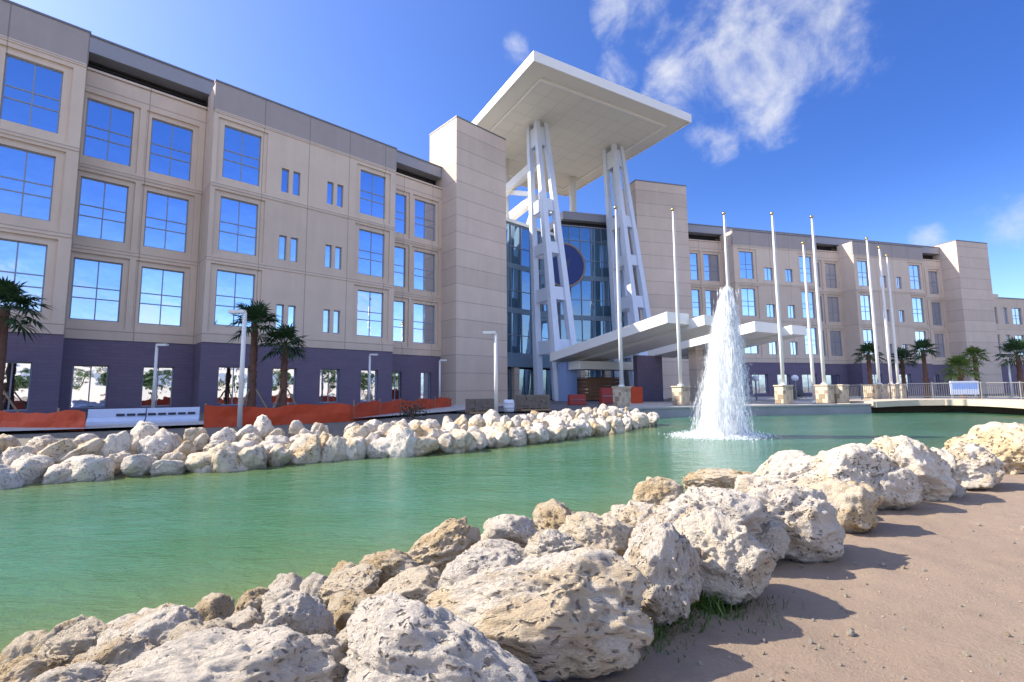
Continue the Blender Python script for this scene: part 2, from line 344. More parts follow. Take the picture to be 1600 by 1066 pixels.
H3 = [(5.5, 9.15), (10.45, 14.1), (15.4, 19.05)]
ZB, ZP, ZR = 4.37, 21.75, 22.9
VR = -2.2
def bay_fronts(root, bays, recs, u_min, u_max, gwins):
    """bays / recesses: (u0, u1, [(u0, u1, style)]); builds the wall shell of one wing as parts of root"""
    up, lo, fa, capb = BM(), BM(), BM(), BM()
    for (a, b, wins) in bays:
        outer, inner = [], []
        for (x0, x1, st) in wins:
            for (z0, z1) in H3:
                if st == 'slit':
                    m = (x0 + x1) / 2
                    for (p, q) in ((x0, m - .14), (m + .14, x1)): inner.append((p, q, z0 + .02, z0 + 1.78))
                elif st == 'pair': inner.append((x0, x1, z0 - .1, z0 + 1.65))
                else: outer.append((x0 - .38, x1 + .38, z0 - .42, z1 + .34)); inner.append((x0, x1, z0, z1))
        direct = [h for h in inner if not any(o[0] < h[0] < o[1] for o in outer)]
        wall_grid(up, a, b, ZB, ZP, 0.0, outer + direct, 0.22)
        for o in outer:
            w_ = [h for h in inner if o[0] < h[0] < o[1] and o[2] < h[2] < o[3]][0]
            wall_grid(up, o[0], o[1], o[2], o[3], -0.12, [w_], 0.2)
        # three shallow horizontal relief bands between floors
        for zf in (9.78, 14.73, 19.75): box(up, a + .02, b - .02, -0.05, -0.002, zf - .1, zf + .1)
        fz = BM(); box(fz, a - .03, b + .03, -.03, .3, 19.86, ZP); part('frieze', fz, 'frieze_grey', root)
        for uu in (a, b): quad(up, (uu, 0, ZB), (uu, -VR + .2, ZB), (uu, -VR + .2, ZP), (uu, 0, ZP))
        quad(up, (a, .3, ZP - .01), (b, .3, ZP - .01), (b, -VR + .2, ZP - .01), (a, -VR + .2, ZP - .01))
        quad(up, (a, 0.0, ZB), (a, 0.08, ZB), (b, 0.08, ZB), (b, 0.0, ZB))
        box(capb, a - .06, b + .06, -0.07, 0.35, ZP + .003, ZP + .12)
        g = [h for h in gwins if a < (h[0] + h[1]) / 2 < b]
        wall_grid(lo, a, b, -0.3, ZB, -0.06, g, 0.3)
        for uu in (a, b): quad(lo, (uu, 0.06, -.3), (uu, -VR + .2, -.3), (uu, -VR + .2, ZB), (uu, 0.06, ZB))
        for h in g: window(root, h[0], h[1], h[2], h[3], -0.28, 'split')
        for h in inner:
            window(root, *h, -0.26 if h not in direct else -0.16, 'grid' if (h[3] - h[2]) > 3 else ('split' if h[1] - h[0] > .9 else 'none'))
    for (a, b, wins) in recs:
        outer, inner = [], []
        for (x0, x1, st) in wins:
            for (z0, z1) in H3:
                outer.append((x0 - .3, x1 + .3, z0 - .4, z1 + .32)); inner.append((x0, x1, z0, z1, st))
        wall_grid(up, a, b, ZB, 20.7, VR, outer, 0.12)
        for o in outer:
            w_ = [h for h in inner if o[0] < h[0] < o[1] and o[2] < h[2] < o[3]][0]
            wall_grid(up, o[0], o[1], o[2], o[3], VR - .12, [w_[:4]], 0.2)
        for zf in (9.78, 14.73): box(up, a + .02, b - .02, -VR - .05, -VR - .002, zf - .1, zf + .1)
        box(up, a, b, -VR - .10, -VR + 1.2, 20.72, 20.86)
        quad(up, (a, -VR, ZB), (b, -VR, ZB), (b, -VR + .06, ZB), (a, -VR + .06, ZB))
        dk = BM()
        for k in range(5): box(dk, a, b, -VR + 1.05, -VR + 1.2, 20.9 + k * .22, 21.05 + k * .22)
        quad(dk, (a, -VR + 1.25, 20.7), (b, -VR + 1.25, 20.7), (b, -VR + 1.25, 22.0), (a, -VR + 1.25, 22.0)); part('louver', dk, 'dark_louver', root)
        g = [h for h in gwins if a < (h[0] + h[1]) / 2 < b]
        wall_grid(lo, a, b, -0.3, ZB, VR - .06, g, 0.3)
        for h in g: window(root, h[0], h[1], h[2], h[3], VR - .28, 'split')
        for h in inner: window(root, *h[:4], VR - .26, h[4])
    # roof slab with its fascia runs the whole wing, set back behind the bays
    box(fa, u_min, u_max, -VR, -VR + 14, 21.9, ZR); box(capb, u_min - .03, u_max + .03, -VR - .06, -VR + .3, ZR + .003, ZR + .12)
    # solid rear volume
    box(up, u_min + .1, u_max - .1, -VR + 1.6, -VR + 13.5, -0.3, 21.85)
    part('upper_wall', up, 'precast', root); part('base_wall', lo, 'base_brick', root)
    part('roof', fa, 'roof_fascia', root); part('parapet_cap', capb, 'parapet_cap', root)
plain('roof_fascia', (0.30, 0.30, 0.33), 0.6, 0.08)

lw = empty('hospital_wing', PL, RL, 'long beige hospital wing with mirror windows and purple base left of the pond', 'building')
gz = (0.35, 2.85)
bay_fronts(lw,
    [(-14.0, 0.05, [(-12.6, -10.4, 'grid'), (-8.6, -6.4, 'grid'), (-3.1, -.88, 'grid')]),
     (6.36, 19.75, [(7.0, 9.28, 'grid'), (10.66, 11.96, 'slit'), (13.95, 15.22, 'slit'), (16.65, 18.9, 'grid')])],
    [(0.05, 6.36, [(0.19, 2.43, 'grid'), (3.34, 5.6, 'grid')]), (19.75, 26.05, [(21.0, 22.2, 'tall'), (23.1, 25.4, 'grid')])],
    -14.0, 26.0,
    [(-8.6, -7.2, *gz), (-2.5, -1.05, *gz), (0.53, 2.14, *gz), (3.75, 5.35, *gz), (7.37, 9.2, *gz), (10.62, 12.19, *gz), (13.87, 15.33, *gz), (17.05, 18.49, *gz), (20.9, 21.9, *gz), (23.9, 25.0, *gz)])
rw = empty('hospital_wing', PR, RR, 'beige hospital wing with stepped bays behind the flagpoles on the right', 'building')
bay_fronts(rw,
    [(44.2, 57.95, [(45.2, 47.4, 'grid'), (48.95, 50.3, 'pair'), (52.4, 53.6, 'pair'), (55.0, 57.1, 'grid')]),
     (64.5, 77.95, [(65.3, 67.25, 'grid'), (69.2, 70.4, 'pair'), (72.3, 73.3, 'pair'), (75.2, 77.4, 'grid')])],
    [(37.5, 44.2, [(39.3, 40.5, 'tall'), (41.4, 43.75, 'grid')]), (57.95, 64.5, [(59.2, 60.9, 'grid'), (61.9, 64.0, 'grid')]), (77.95, 85.2, [(79.6, 81.2, 'tall'), (82.4, 84.4, 'grid')])],
    37.6, 85.2,
    [(39.3, 41.0, *gz), (46.0, 48.5, *gz), (50.0, 52.0, *gz), (54.0, 56.5, *gz), (60.5, 63.0, *gz), (66.0, 68.0, *gz), (71.0, 73.5, *gz), (80.0, 82.5, *gz)])

def tower(origin, rz, u0, u1, v, z, label):
    t = empty('stair_tower', origin + Vector((math.cos(rz), math.sin(rz), 0)) * ((u0 + u1) / 2), rz, label, 'tower', 'windowless stair towers')
    h = (u1 - u0) / 2; b = BM(); box(b, -h, h, -v, 4.4, -0.3, z); part('tower_wall', b, 'precast_tower', t)
    c = BM(); box(c, -h - .04, h + .04, -v - .04, 4.44, z + .003, z + .13); part('parapet_cap', c, 'parapet_cap', t)
tower(PL, RL, 26.05, 32.4, 0.15, 27.2, 'tall plain beige tower closing the left wing, overlapping the flat white roof')
tower(PR, RR, 30.2, 37.5, 0.0, 27.0, 'beige tower behind the right pair of slanted white steel legs')
tower(PR, RR, 85.2, 92.1, 0.1, 23.4, 'beige tower with a sunlit side at the far right end of the right wing')

fw_ = empty('low_wing', PR + UR * 92.0, RR, 'lower three storey beige block at the right edge beyond the last tower', 'building')
b = BM(); hs_ = []
for x0, x1 in ((0.4, 1.5), (2.9, 3.9), (5.0, 7.2), (9.0, 11.2), (12.5, 14.5)):
    for (z0, z1) in ((5.8, 9.05), (10.75, 13.4)): hs_.append((x0, x1, z0, z1))
wall_grid(b, 0, 22, ZB, 14.9, -0.4, hs_, 0.2); box(b, 0, 2.2, 0.4, 6, 14.9, 15.5); box(b, 0.05, 22, 1.6, 10, -0.3, 14.88)
part('upper_wall', b, 'precast', fw_); b = BM(); box(b, 0, 22, .46, 1.5, -0.3, ZB - .003); part('base_wall', b, 'base_brick', fw_)
for h in hs_: window(fw_, *h, -0.56, 'split' if h[1] - h[0] < 1.3 else 'grid')
b = BM(); box(b, 2.25, 22.03, 0.34, 1.0, 14.904, 15.02); part('parapet_cap', b, 'parapet_cap', fw_)

# ------------------------------------------------------------------ glass atrium in the corner of the wings
at_ = empty('glass_atrium', Vector((5.76, 56.8, 0)), 0, 'dark blue glass entrance hall in the corner between the two beige towers', 'building')
KO = Vector((5.76, 56.8, 0))
def atr_wall(nm, ang, length, sign, ztop):
    # local X runs along the wall away from the inner corner
    e = link(nm, None, at_); e.rotation_euler = (0, 0, ang); return e
LL = 9.6; LRr = 8.6
def curtain(rot, x0, x1, z0, z1):
    g = BM(); box(g, x0, x1, 0.05, 0.15, z0, z1); part('curtain_wall', g, 'curtain_glass', at_, rot=(0, 0, rot))
    m = BM(); n = int(round((x1 - x0) / 1.5))
    for i in range(n + 1):
        x = x0 + (x1 - x0) * i / n; box(m, x - .04, x + .04, -0.06, 0.05, z0, z1)
    z = z0
    while z <= z1 + .01: box(m, x0, x1, -0.03, 0.045, z - .035, z + .035); z += 2.475
    part('mullion', m, 'window_frame', at_, rot=(0, 0, rot))
    for zf in (4.6, 9.55, 14.5):
        sp = BM(); box(sp, x0, x1, -0.045, 0.04, zf, zf + .55); part('spandrel', sp, 'spandrel', at_, rot=(0, 0, rot))
plain('spandrel', (0.16, 0.24, 0.32), 0.35, 0.1); plain('pier_blue', (0.20, 0.30, 0.52), 0.35, 0.1)
curtain(RL, -LL, -0.1, 4.6, 19.6); curtain(RR, 0.1, LRr, 4.6, 21.2)
b = BM(); box(b, 0.6, LRr, -0.25, 8, 22.0, 23.0); box(b, .6, LRr, -.1, .2, 21.2, 21.32); part('roof', b, 'roof_fascia', at_, rot=(0, 0, RR))
b = BM(); box(b, 0.6, LRr, 0.6, 0.7, 21.2, 22.0); part('louver', b, 'dark_louver', at_, rot=(0, 0, RR))
b = BM(); box(b, -LL, -.1, -.2, 6, 19.6, 19.95); part('roof_edge', b, 'white_metal', at_, rot=(0, 0, RL))
b = BM(); box(b, -LL, 0.5, -.5, .2, 3.6, 4.6); part('podium_beam', b, 'spandrel', at_, rot=(0, 0, RL))
b = BM(); box(b, -.5, LRr, -.5, .2, 3.6, 4.6); part('podium_beam', b, 'spandrel', at_, rot=(0, 0, RR))
b = BM(); box(b, -LL, 0, .25, .45, -.3, 3.6); part('dark_backing', b, 'dark_louver', at_, rot=(0, 0, RL))
b = BM(); box(b, 0, LRr, .25, .45, -.3, 3.6); part('dark_backing', b, 'dark_louver', at_, rot=(0, 0, RR))
for rot, x0, x1 in ((RL, -LL, 0), (RR, 0, LRr)):
    g = BM()
    x = x0
    while x < x1 - .5: box(g, x + .06, min(x + 1.74, x1), .1, .13, .05, 3.4); x += 1.8
    part('entrance_glazing', g, 'curtain_glass', at_, rot=(0, 0, rot))
    for xx in ((-7.6, -4.2) if rot == RL else (2.6, 6.0)):
        b = BM(); box(b, xx - .35, xx + .35, -.35, .2, -.3, 3.597); part('pier', b, 'precast_tower', at_, rot=(0, 0, rot))
b = BM(); box(b, -9, 7, 1.0, 12, -.3, 19.5); part('hall_core', b, 'dark_louver', at_, rot=(0, 0, RC))
# round seal: dark blue disc with a tan rim and pale emblem shapes
seal = empty('round_seal', KO + UR * 0.35 + NR * 0.9 + Vector((0, 0, 16.0)), RR, 'round dark blue seal with tan rim hanging on the glass hall behind the left legs', 'emblem')
b = BM(); bmesh.ops.create_cone(b, cap_ends=True, segments=48, radius1=2.5, radius2=2.5, depth=0.12, matrix=Matrix.Rotation(math.pi / 2, 4, 'X')); part('disc', b, 'seal_blue', seal)
b = BM(); pts = [(2.65 * math.cos(a), 0, 2.65 * math.sin(a)) for a in np.linspace(0, 2 * math.pi, 49)]; tube(b, pts, 0.15, 8, False); part('rim', b, 'seal_tan', seal)
b = BM()
prism_pts = [(-.9, .9), (0, .2), (.9, .9), (.5, -.3), (0, -1.1), (-.5, -.3)]
vs = [b.verts.new((x, -.1, z)) for x, z in prism_pts]; vs2 = [b.verts.new((x, -.06, z)) for x, z in prism_pts]; b.faces.new(vs); b.faces.new(vs2[::-1])
for i in range(6): b.faces.new((vs[i], vs2[i], vs2[(i + 1) % 6], vs[(i + 1) % 6]))
part('emblem', b, 'seal_pale', seal)

# ------------------------------------------------------------------ tall flat roof on slanted steel legs
ZC = 31.0
A = on_z(834, 92.5, ZC); B_ = on_z(1079, 191, ZC); W_AB = (B_ - A).length; D_AB = 23.6
cn_ = empty('roof_canopy', A, RC, 'huge flat white roof raised on slanted steel legs above the glass entrance', 'roof')
# local X = along the front edge, local Y = away from the camera
b = BM(); box(b, 0.12, W_AB - .12, 0.12, D_AB - .12, 0.0, 0.5); part('soffit', b, 'canopy_soffit', cn_)
b = BM()
for (x0, x1, y0, y1) in ((0, W_AB, 0, .115), (0, W_AB, D_AB - .115, D_AB), (0, .115, .115, D_AB - .115), (W_AB - .115, W_AB, .115, D_AB - .115)):
    box(b, x0, x1, y0, y1, -0.12, 0.85)
box(b, .12, W_AB - .12, .12, D_AB - .12, .55, .8); part('fascia', b, 'white_metal', cn_)
b = BM(); e = 1.9
for (x0, x1, y0, y1) in ((e, W_AB - e, e, e + .22), (e, W_AB - e, D_AB - e - .22, D_AB - e), (e, e + .22, e + .22, D_AB - e - .22), (W_AB - e - .22, W_AB - e, e + .22, D_AB - e - .22)):
    box(b, x0, x1, y0, y1, -.16, -.003)
part('soffit_trim', b, 'white_metal', cn_)
b = BM()
for k in range(1, 9):
    x = e + .3 + (W_AB - 2 * e - .6) * k / 9; box(b, x - .025, x + .025, e + .3, D_AB - e - .3, -.012, .001)
for k in range(1, 10):
    y = e + .3 + (D_AB - 2 * e - .6) * k / 10; box(b, e + .3, W_AB - e - .3, y - .02, y + .02, -.010, .002)
part('soffit_seams', b, 'seam_grey', cn_)

def pylon(px, py):
    """four tapering legs joined by ladder plates, spreading and leaning forward towards the base"""
    T = [Vector((px + sx * .55, py + sy * .75, -.003)) for sx, sy in ((-1, 1), (-1, -1), (1, -1), (1, 1))]
    Bs = [Vector((px + .35 + sx * 1.15, py - 2.7 + sy * 1.9, -ZC)) for sx, sy in ((-1, 1), (-1, -1), (1, -1), (1, 1))]
    for t, q in zip(T, Bs):
        m = BM(); beam(m, t, q, .52, .52, Vector((0, 1, 0)), .74, .74); part('leg', m, 'steel_paint', cn_)
    for i, (a, c) in enumerate(((0, 1), (1, 2), (2, 3), (3, 0))):
        for f0, f1 in ((0.02, .09), (.30, .345), (.46, .50), (.62, .665), (.80, .845)):
            p0, p1 = T[a].lerp(Bs[a], f0), T[c].lerp(Bs[c], f0); q0, q1 = T[a].lerp(Bs[a], f1), T[c].lerp(Bs[c], f1)
            m = BM(); nrm = (p1 - p0).cross(q0 - p0).normalized() * .11
            vs = [m.verts.new(p + s) for s in (nrm, -nrm) for p in (p0, p1, q1, q0)]
            for f in ((0, 1, 2, 3), (7, 6, 5, 4), (0, 4, 5, 1), (1, 5, 6, 2), (2, 6, 7, 3), (3, 7, 4, 0)): m.faces.new([vs[k] for k in f])
            part('ladder_plate', m, 'steel_paint', cn_)
pylon(6.2, 9.1); pylon(17.3, 8.9)
for px in (17.9, 6.9):
    m = BM(); tube(m, [(px, 18.0, -.003), (px, 18.0, -11.0)], .5, 16); part('rear_column', m, 'white_metal', cn_, smooth=True)
inv = Matrix.Translation(A) @ Matrix.Rotation(RC, 4, 'Z'); inv.invert()
for (p, q, ya, yb, wd) in (((836, 258), (782, 306), 54.5, 58, .9), ((838, 308), (800, 338), 54.5, 58, .9), ((838, 318), (826, 352), 54, 57, .6), ((832, 304), (790, 300), 54.6, 58.2, .5)):
    m = BM(); beam(m, inv @ at_depth(*p, ya), inv @ at_depth(*q, yb), wd, wd); part('brace', m, 'white_metal', cn_)

# ------------------------------------------------------------------ low stepped entrance canopies
def slab(root, x0, x1, y0, y1, zf, zb, th, name='canopy_slab'):
    """slab rising from its back edge (zb) to its front edge (zf); local X along front, Y away from camera"""
    b = BM()
    v = [b.verts.new(p) for p in ((x0, y0, zf - th), (x1, y0, zf - th), (x1, y1, zb - th), (x0, y1, zb - th), (x0, y0, zf), (x1, y0, zf), (x1, y1, zb), (x0, y1, zb))]
    for f in ((0, 3, 2, 1), (4, 5, 6, 7), (0, 1, 5, 4), (1, 2, 6, 5), (2, 3, 7, 6), (3, 0, 4, 7)): b.faces.new([v[i] for i in f])
    return part(name, b, 'white_metal', root)
S1 = at_depth(1042, 487, 33.5)
ec = empty('entrance_canopy', Vector((S1.x, S1.y, 0)), RC, 'low white stepped entrance canopy rising towards the pond behind the fountain', 'canopy')
def top_at(px, py, Y): p = at_depth(px, py, Y); v = p - S1; return v.dot(UC), -v.dot(NC), p.z
x2, y2, z2 = top_at(1100, 492, 33.5); x3, y3, z3 = top_at(1179, 502, 35.5); x4, y4, z4 = top_at(1237, 508, 36.5)
slab(ec, 0, x2 - .01, 0, 14.8, S1.z, 4.65, .80)
slab(ec, x2, x3 - 1.6, y2, 14.0, z2, 4.45, .72)
slab(ec, x3, x4 - .01, y3, 9.0, z3, 4.9, .78)
slab(ec, x4, x4 + 2.0, y4, 8.5, z4, 4.7, .70)
b = BM(); box(b, 0.8, 10, 11.2, 13.8, 3.0, 3.75); part('drop_soffit', b, 'canopy_soffit', ec)
b = BM(); box(b, .5, 1.8, 12.9, 14.2, -.3, 3.72); part('pier', b, 'pier_blue', ec)
b = BM(); box(b, 5.2, 8.4, 8.4, 8.9, -.3, 4.2); part('side_wall', b, 'base_brick', ec)
b = BM(); box(b, 8.0, 8.9, 4.2, 5.0, -.3, 4.8); part('pier', b, 'precast_tower', ec)
b = BM(); box(b, x4 + .3, x4 + 1.2, 3.0, 3.9, -.3, 4.7); part('pier', b, 'base_brick', ec)

# ------------------------------------------------------------------ ground, pond, banks
WZ = -0.5
NEAR = [(24.5, 21.5), (19.5, 17.8), (15.3, 14.6), (11.0, 12.0), (8.4, 10.7), (4.8, 8.4), (2.8, 7.1), (1.1, 5.9), (0.0, 5.3), (-.9, 4.7), (-1.7, 4.2), (-2.4, 3.7), (-3.0, 3.3), (-4.5, 2.3), (-8, 0.2), (-20, -6)]
FAR = [(-34, -3), (-20, 3.0), (-13, 6.6), (-9.4, 9.0), (-8.2, 9.8), (-6.5, 10.5), (-4.3, 12.4), (-1.9, 13.2), (1.2, 15.8), (3.9, 18.8), (6.9, 22.8)]
DOCK = [(7.6, 27.9), (8.8, 28.2), (13.3, 28.8), (17.0, 29.3), (20.9, 30.0), (24.3, 30.6), (27.0, 30.1), (28.0, 28.4), (28.0, 26.2)]
POND = np.array(FAR + DOCK + NEAR)
NF, ND = len(FAR), len(DOCK)
def shore(P):
    """signed distance (positive outside) and the kind of the nearest shore (0 far, 1 dock, 2 near)"""
    best = np.full(len(P), 1e9); kind = np.zeros(len(P), int); ins = np.zeros(len(P), bool); n = len(POND)
    for i in range(n):
        a, b = POND[i], POND[(i + 1) % n]; ab = b - a
        t = np.clip(((P - a) @ ab) / (ab @ ab), 0, 1); d = np.hypot(*(P - (a + t[:, None] * ab)).T)
        k = 0 if i < NF - 1 else (1 if i < NF + ND - 1 else 2)
        m = d < best; best[m] = d[m]; kind[m] = k
        c = ((a[1] > P[:, 1]) != (b[1] > P[:, 1])); x = (b[0] - a[0]) * (P[:, 1] - a[1]) / (b[1] - a[1] + 1e-12) + a[0]
        ins ^= c & (P[:, 0] < x)
    return np.where(ins, -best, best), kind
def sm(x, a, b):
    t = np.clip((x - a) / (b - a), 0, 1); return t * t * (3 - 2 * t)
def height(P):
    d, k = shore(P)
    near = np.interp(d, [-3, -.3, 0, .35, .8, 1.3, 1.9, 2.4], [-1.8, -.75, -.58, -.48, -.38, -.30, -.2, -.2])
    far = np.interp(d, [-3, -.3, 0, .8, 1.8, 2.8, 4.0], [-1.8, -.75, -.58, -.36, -.22, -.12, 0])
    dock = np.interp(d, [-3, -.25, .5, .9], [-1.8, -1.6, -1.4, -.15])
    z = np.where(k == 2, near, np.where(k == 1, dock, far))
    # the sandy near side meets the paved level well right of the pond
    rise = sm(P[:, 1] + .2 * P[:, 0], 20, 40)
    return np.where(k == 2, z + .2 * rise * (d > 0), z), d, k
def spaced(lo, hi, f0, f1, fine, g=1.16):
    mid = list(np.arange(f0, f1, fine)); out = mid[:]
    s, x = fine, f1
    while x < hi: out.append(x); s = s * g; x += s
    out.append(hi); s, x = fine, f0 - fine
    while x > lo: out.insert(0, x); s = s * g; x -= s
    out.insert(0, lo); return np.array(out)
gx = spaced(-900, 900, -3.0, 9.5, .055); gy = spaced(-600, 1500, 1.6, 8.5, .055)
X, Y = np.meshgrid(gx, gy); P2 = np.stack([X.ravel(), Y.ravel()], 1)
Z, dS, kS = height(P2)
def vnoise(x, y, f, s):
    return np.array([noise.noise((a * f + s, b * f - s, s * .37)) for a, b in zip(x, y)])
near_m = (np.abs(P2[:, 0] - 3) < 9) & (P2[:, 1] > 0) & (P2[:, 1] < 14)
idx = np.nonzero(near_m)[0]
x_, y_ = P2[idx, 0], P2[idx, 1]
Z[idx] += .022 * vnoise(x_, y_, 1.1, 3) + .014 * vnoise(x_, y_, 3.5, 8) + .008 * vnoise(x_, y_, 8, 5)
nx, ny = len(gx), len(gy)
faces = [(j * nx + i, j * nx + i + 1, (j + 1) * nx + i + 1, (j + 1) * nx + i) for j in range(ny - 1) for i in range(nx - 1)]
me = bpy.data.meshes.new('ground'); me.from_pydata(np.column_stack([P2, Z]).tolist(), [], faces); me.update()
me.polygons.foreach_set('use_smooth', [True] * len(me.polygons))
zone = me.attributes.new('sandy', 'FLOAT', 'POINT')
sandy = np.where(kS == 2, 1.0, 0.0) * sm(dS, .9, 1.7) * (1 - sm(P2[:, 1] + .2 * P2[:, 0], 22, 40)); zone.data.foreach_set('value', sandy.astype(np.float32))
def groundm(t):
    co = obj_co(t); a = t.n('ShaderNodeAttribute', attribute_name='sandy').outputs['Fac']
    n1 = t.noise(co, 0.6, 8, 0.6); n2 = t.noise(co, 5.0, 8, 0.7); n3 = t.noise(co, 45.0, 6, 0.75)
    sand = t.mix(n1, (0.240, 0.178, 0.124, 1), (0.325, 0.246, 0.178, 1)); sand = t.mix(t.math('MULTIPLY', t.step(n2, .5, .72), .45), sand, (0.20, 0.143, 0.10, 1))
    sand = t.mix(t.math('MULTIPLY', t.step(n3, .56, .75), .4), sand, (0.16, 0.11, 0.08, 1)); sand = t.mix(t.math('MULTIPLY', t.step(n3, .42, .25), .4), sand, (0.42, 0.34, 0.27, 1))
    dirt = t.mix(n1, (0.12, 0.105, 0.09, 1), (0.22, 0.19, 0.155, 1)); dirt = t.mix(t.math('MULTIPLY', n2, .5), dirt, (0.10, 0.11, 0.07, 1))
    h = t.math('ADD', t.math('MULTIPLY', n2, .5), t.math('MULTIPLY', n3, .35))
    return prin(t, Base_Color=t.mix(a, dirt, sand), Roughness=.95, Normal=bump(t, h, .8, .05))
mat('ground', groundm); me.materials.append(MATS['ground'])
tag(link('ground', me), kind='structure')

# water sheet, one face per grid cell near the shore so that the silt tint can follow the depth
wx = spaced(-60, 32, -10, 16, .4, 1.12); wy = spaced(-8, 33, 2, 20, .4, 1.12)
X, Y = np.meshgrid(wx, wy); P3 = np.stack([X.ravel(), Y.ravel()], 1); dW, kW = shore(P3)
vs = np.column_stack([P3, np.full(len(P3), WZ)])
nx, ny = len(wx), len(wy); fs = []
for j in range(ny - 1):
    for i in range(nx - 1):
        q = (j * nx + i, j * nx + i + 1, (j + 1) * nx + i + 1, (j + 1) * nx + i)
        if min(dW[list(q)]) < 0.45: fs.append(q)
me = bpy.data.meshes.new('pond_water'); me.from_pydata(vs.tolist(), [], fs); me.update()
dep = me.attributes.new('shallow', 'FLOAT', 'POINT'); dep.data.foreach_set('value', np.where(kW == 1, 0, np.exp(dW.clip(None, 0) / .85)).astype(np.float32))
def waterm(t):
    co = obj_co(t); a = t.n('ShaderNodeAttribute', attribute_name='shallow').outputs['Fac']
    st = t.n('ShaderNodeMapping', {'Vector': co, 'Rotation': (0, 0, R(25)), 'Scale': (1.0, 2.3, 1.0)}).outputs[0]
    n0 = t.step(t.noise(st, .22, 5, .6), .35, .65); n1 = t.noise(st, 1.5, 5, .6, .6); n2 = t.noise(st, 5.5, 4, .6, .4)
    c = t.mix(n0, (0.044, 0.145, 0.064, 1), (0.060, 0.180, 0.108, 1))
    c = t.mix(t.math('MULTIPLY', a, .8), c, (0.17, 0.18, 0.05, 1))
    h = t.math('ADD', n1, t.math('MULTIPLY', n2, .3))
    return prin(t, Base_Color=c, Roughness=.06, IOR=1.33, Normal=bump(t, h, .50, .12))
mat('water', waterm); me.materials.append(MATS['water'])
tag(link('pond_water', me), kind='structure')

# ------------------------------------------------------------------ dock wall, walkway bridge, plaza
def offset_path(path, d):
    out = []
    for i, p in enumerate(path):
        a = Vector(path[max(i - 1, 0)]); c = Vector(path[min(i + 1, len(path) - 1)]); t = (c - a).normalized()
        out.append((p[0] - t.y * d, p[1] + t.x * d))
    return out
def strip(bm, path, d0, d1, zs0, zs1, mi=0):
    a, b = offset_path(path, d0), offset_path(path, d1)
    zs0 = zs0 if isinstance(zs0, list) else [zs0] * len(path); zs1 = zs1 if isinstance(zs1, list) else [zs1] * len(path)
    r = [[bm.verts.new((*p, z)) for p, z in zip(q, zz)] for q, zz in ((a, zs0), (b, zs0), (b, zs1), (a, zs1))]
    for k in range(4):
        for i in range(len(path) - 1): bm.faces.new((r[k][i], r[k][i + 1], r[(k + 1) % 4][i + 1], r[(k + 1) % 4][i])).material_index = mi
    for i in (0, -1): bm.faces.new([r[k][i] for k in range(4)])
DW = [(4.9, 24.9)] + DOCK[:5] + [(22.6, 30.35)]
b = BM(); strip(b, DW, 0.0, 0.5, -1.6, 0.0); part_ = part('dock_wall', b, 'dock_concrete')
tag(part_, 'low grey concrete wall along the far water edge under the stone plinths', 'wall')
b = BM(); strip(b, DW, -0.06, 0.6, 0.003, 0.10); cp = part('coping', b, 'concrete', part_)
b = BM(); strip(b, [(5.2, 25.4)] + DOCK[:5] + [(22.6, 30.35)], 0.5, 14.0, -0.2, 0.004); tag(part('plaza_paving', b, 'concrete'), kind='structure')
BR = [(22.75, 30.38), (24.3, 30.6), (25.6, 30.55), (27.0, 30.1), (27.7, 29.3), (28.0, 28.4), (28.05, 27.3), (28.0, 26.2), (27.2, 24.4), (25.6, 22.4)]
BRZ = [.22, .27, .30, .32, .32, .31, .29, .26, .20, .12]
b = BM(); strip(b, BR, -0.25, 3.2, [z - .36 for z in BRZ], BRZ); bd = part('walkway_bridge', b, 'cream_stone')
tag(bd, 'cream edged curved walkway slab over the far right end of the pond', 'bridge')
b = BM(); strip(b, BR, 1.2, 1.6, -1.6, [z - .365 for z in BRZ]); part('abutment_wall', b, 'soffit_brown', bd)
rl = empty('railing', (0, 0, 0), 0, 'grey metal railing along the curved walkway at the right', 'railing')
rail_path = offset_path(BR, 2.6)
b = BM()
for i in range(len(BR) - 1):
    p, q = rail_path[i], rail_path[i + 1]; z0, z1 = BRZ[i], BRZ[i + 1]
    for h in (1.02, .12): beam(b, (*p, z0 + h), (*q, z1 + h), .05, .05)
    n = max(2, int((Vector(q) - Vector(p)).length / .11))
    for k in range(n):
        f = k / n; x, y, z = p[0] + (q[0] - p[0]) * f, p[1] + (q[1] - p[1]) * f, z0 + (z1 - z0) * f
        box(b, x - .008, x + .008, y - .008, y + .008, z + .12, z + 1.0)
part('baluster_panel', b, 'rail_grey', rl) if 'rail_grey' in MATS else (plain('rail_grey', (0.20, 0.205, 0.215), .4), part('baluster_panel', b, 'rail_grey', rl))
for i in range(len(BR)):
    b = BM(); p = rail_path[i]; box(b, p[0] - .035, p[0] + .035, p[1] - .035, p[1] + .035, BRZ[i] + .003, BRZ[i] + 1.1); part('post', b, 'rail_grey', rl)
b = BM(); strip(b, BR, 3.2, 30, -0.2, 0.006); tag(part('plaza_paving', b, 'concrete'), kind='structure')

# sidewalk strips in the shade of the left wing
def sheet(name, pts, z, m):
    b = BM(); b.faces.new([b.verts.new((*p, z)) for p in pts]); return tag(part(name, b, m), kind='structure')
sheet('sidewalk', [(-30, 10.2), (-14.5, 14.6), (-11.3, 16.2), (-6.4, 19.2), (-3.4, 24.5), (-1.0, 31.0), (1.5, 38), (-3.5, 39), (-4.6, 33.5), (-7.6, 21.6), (-11.6, 18.8), (-15, 17.2), (-30, 12.8)], .105, 'concrete')
sheet('forecourt', [(-3.0, 25), (4, 25.5), (5.4, 27), (10, 44), (14, 52), (6, 54), (1, 48), (-1, 38)], .055, 'asphalt')

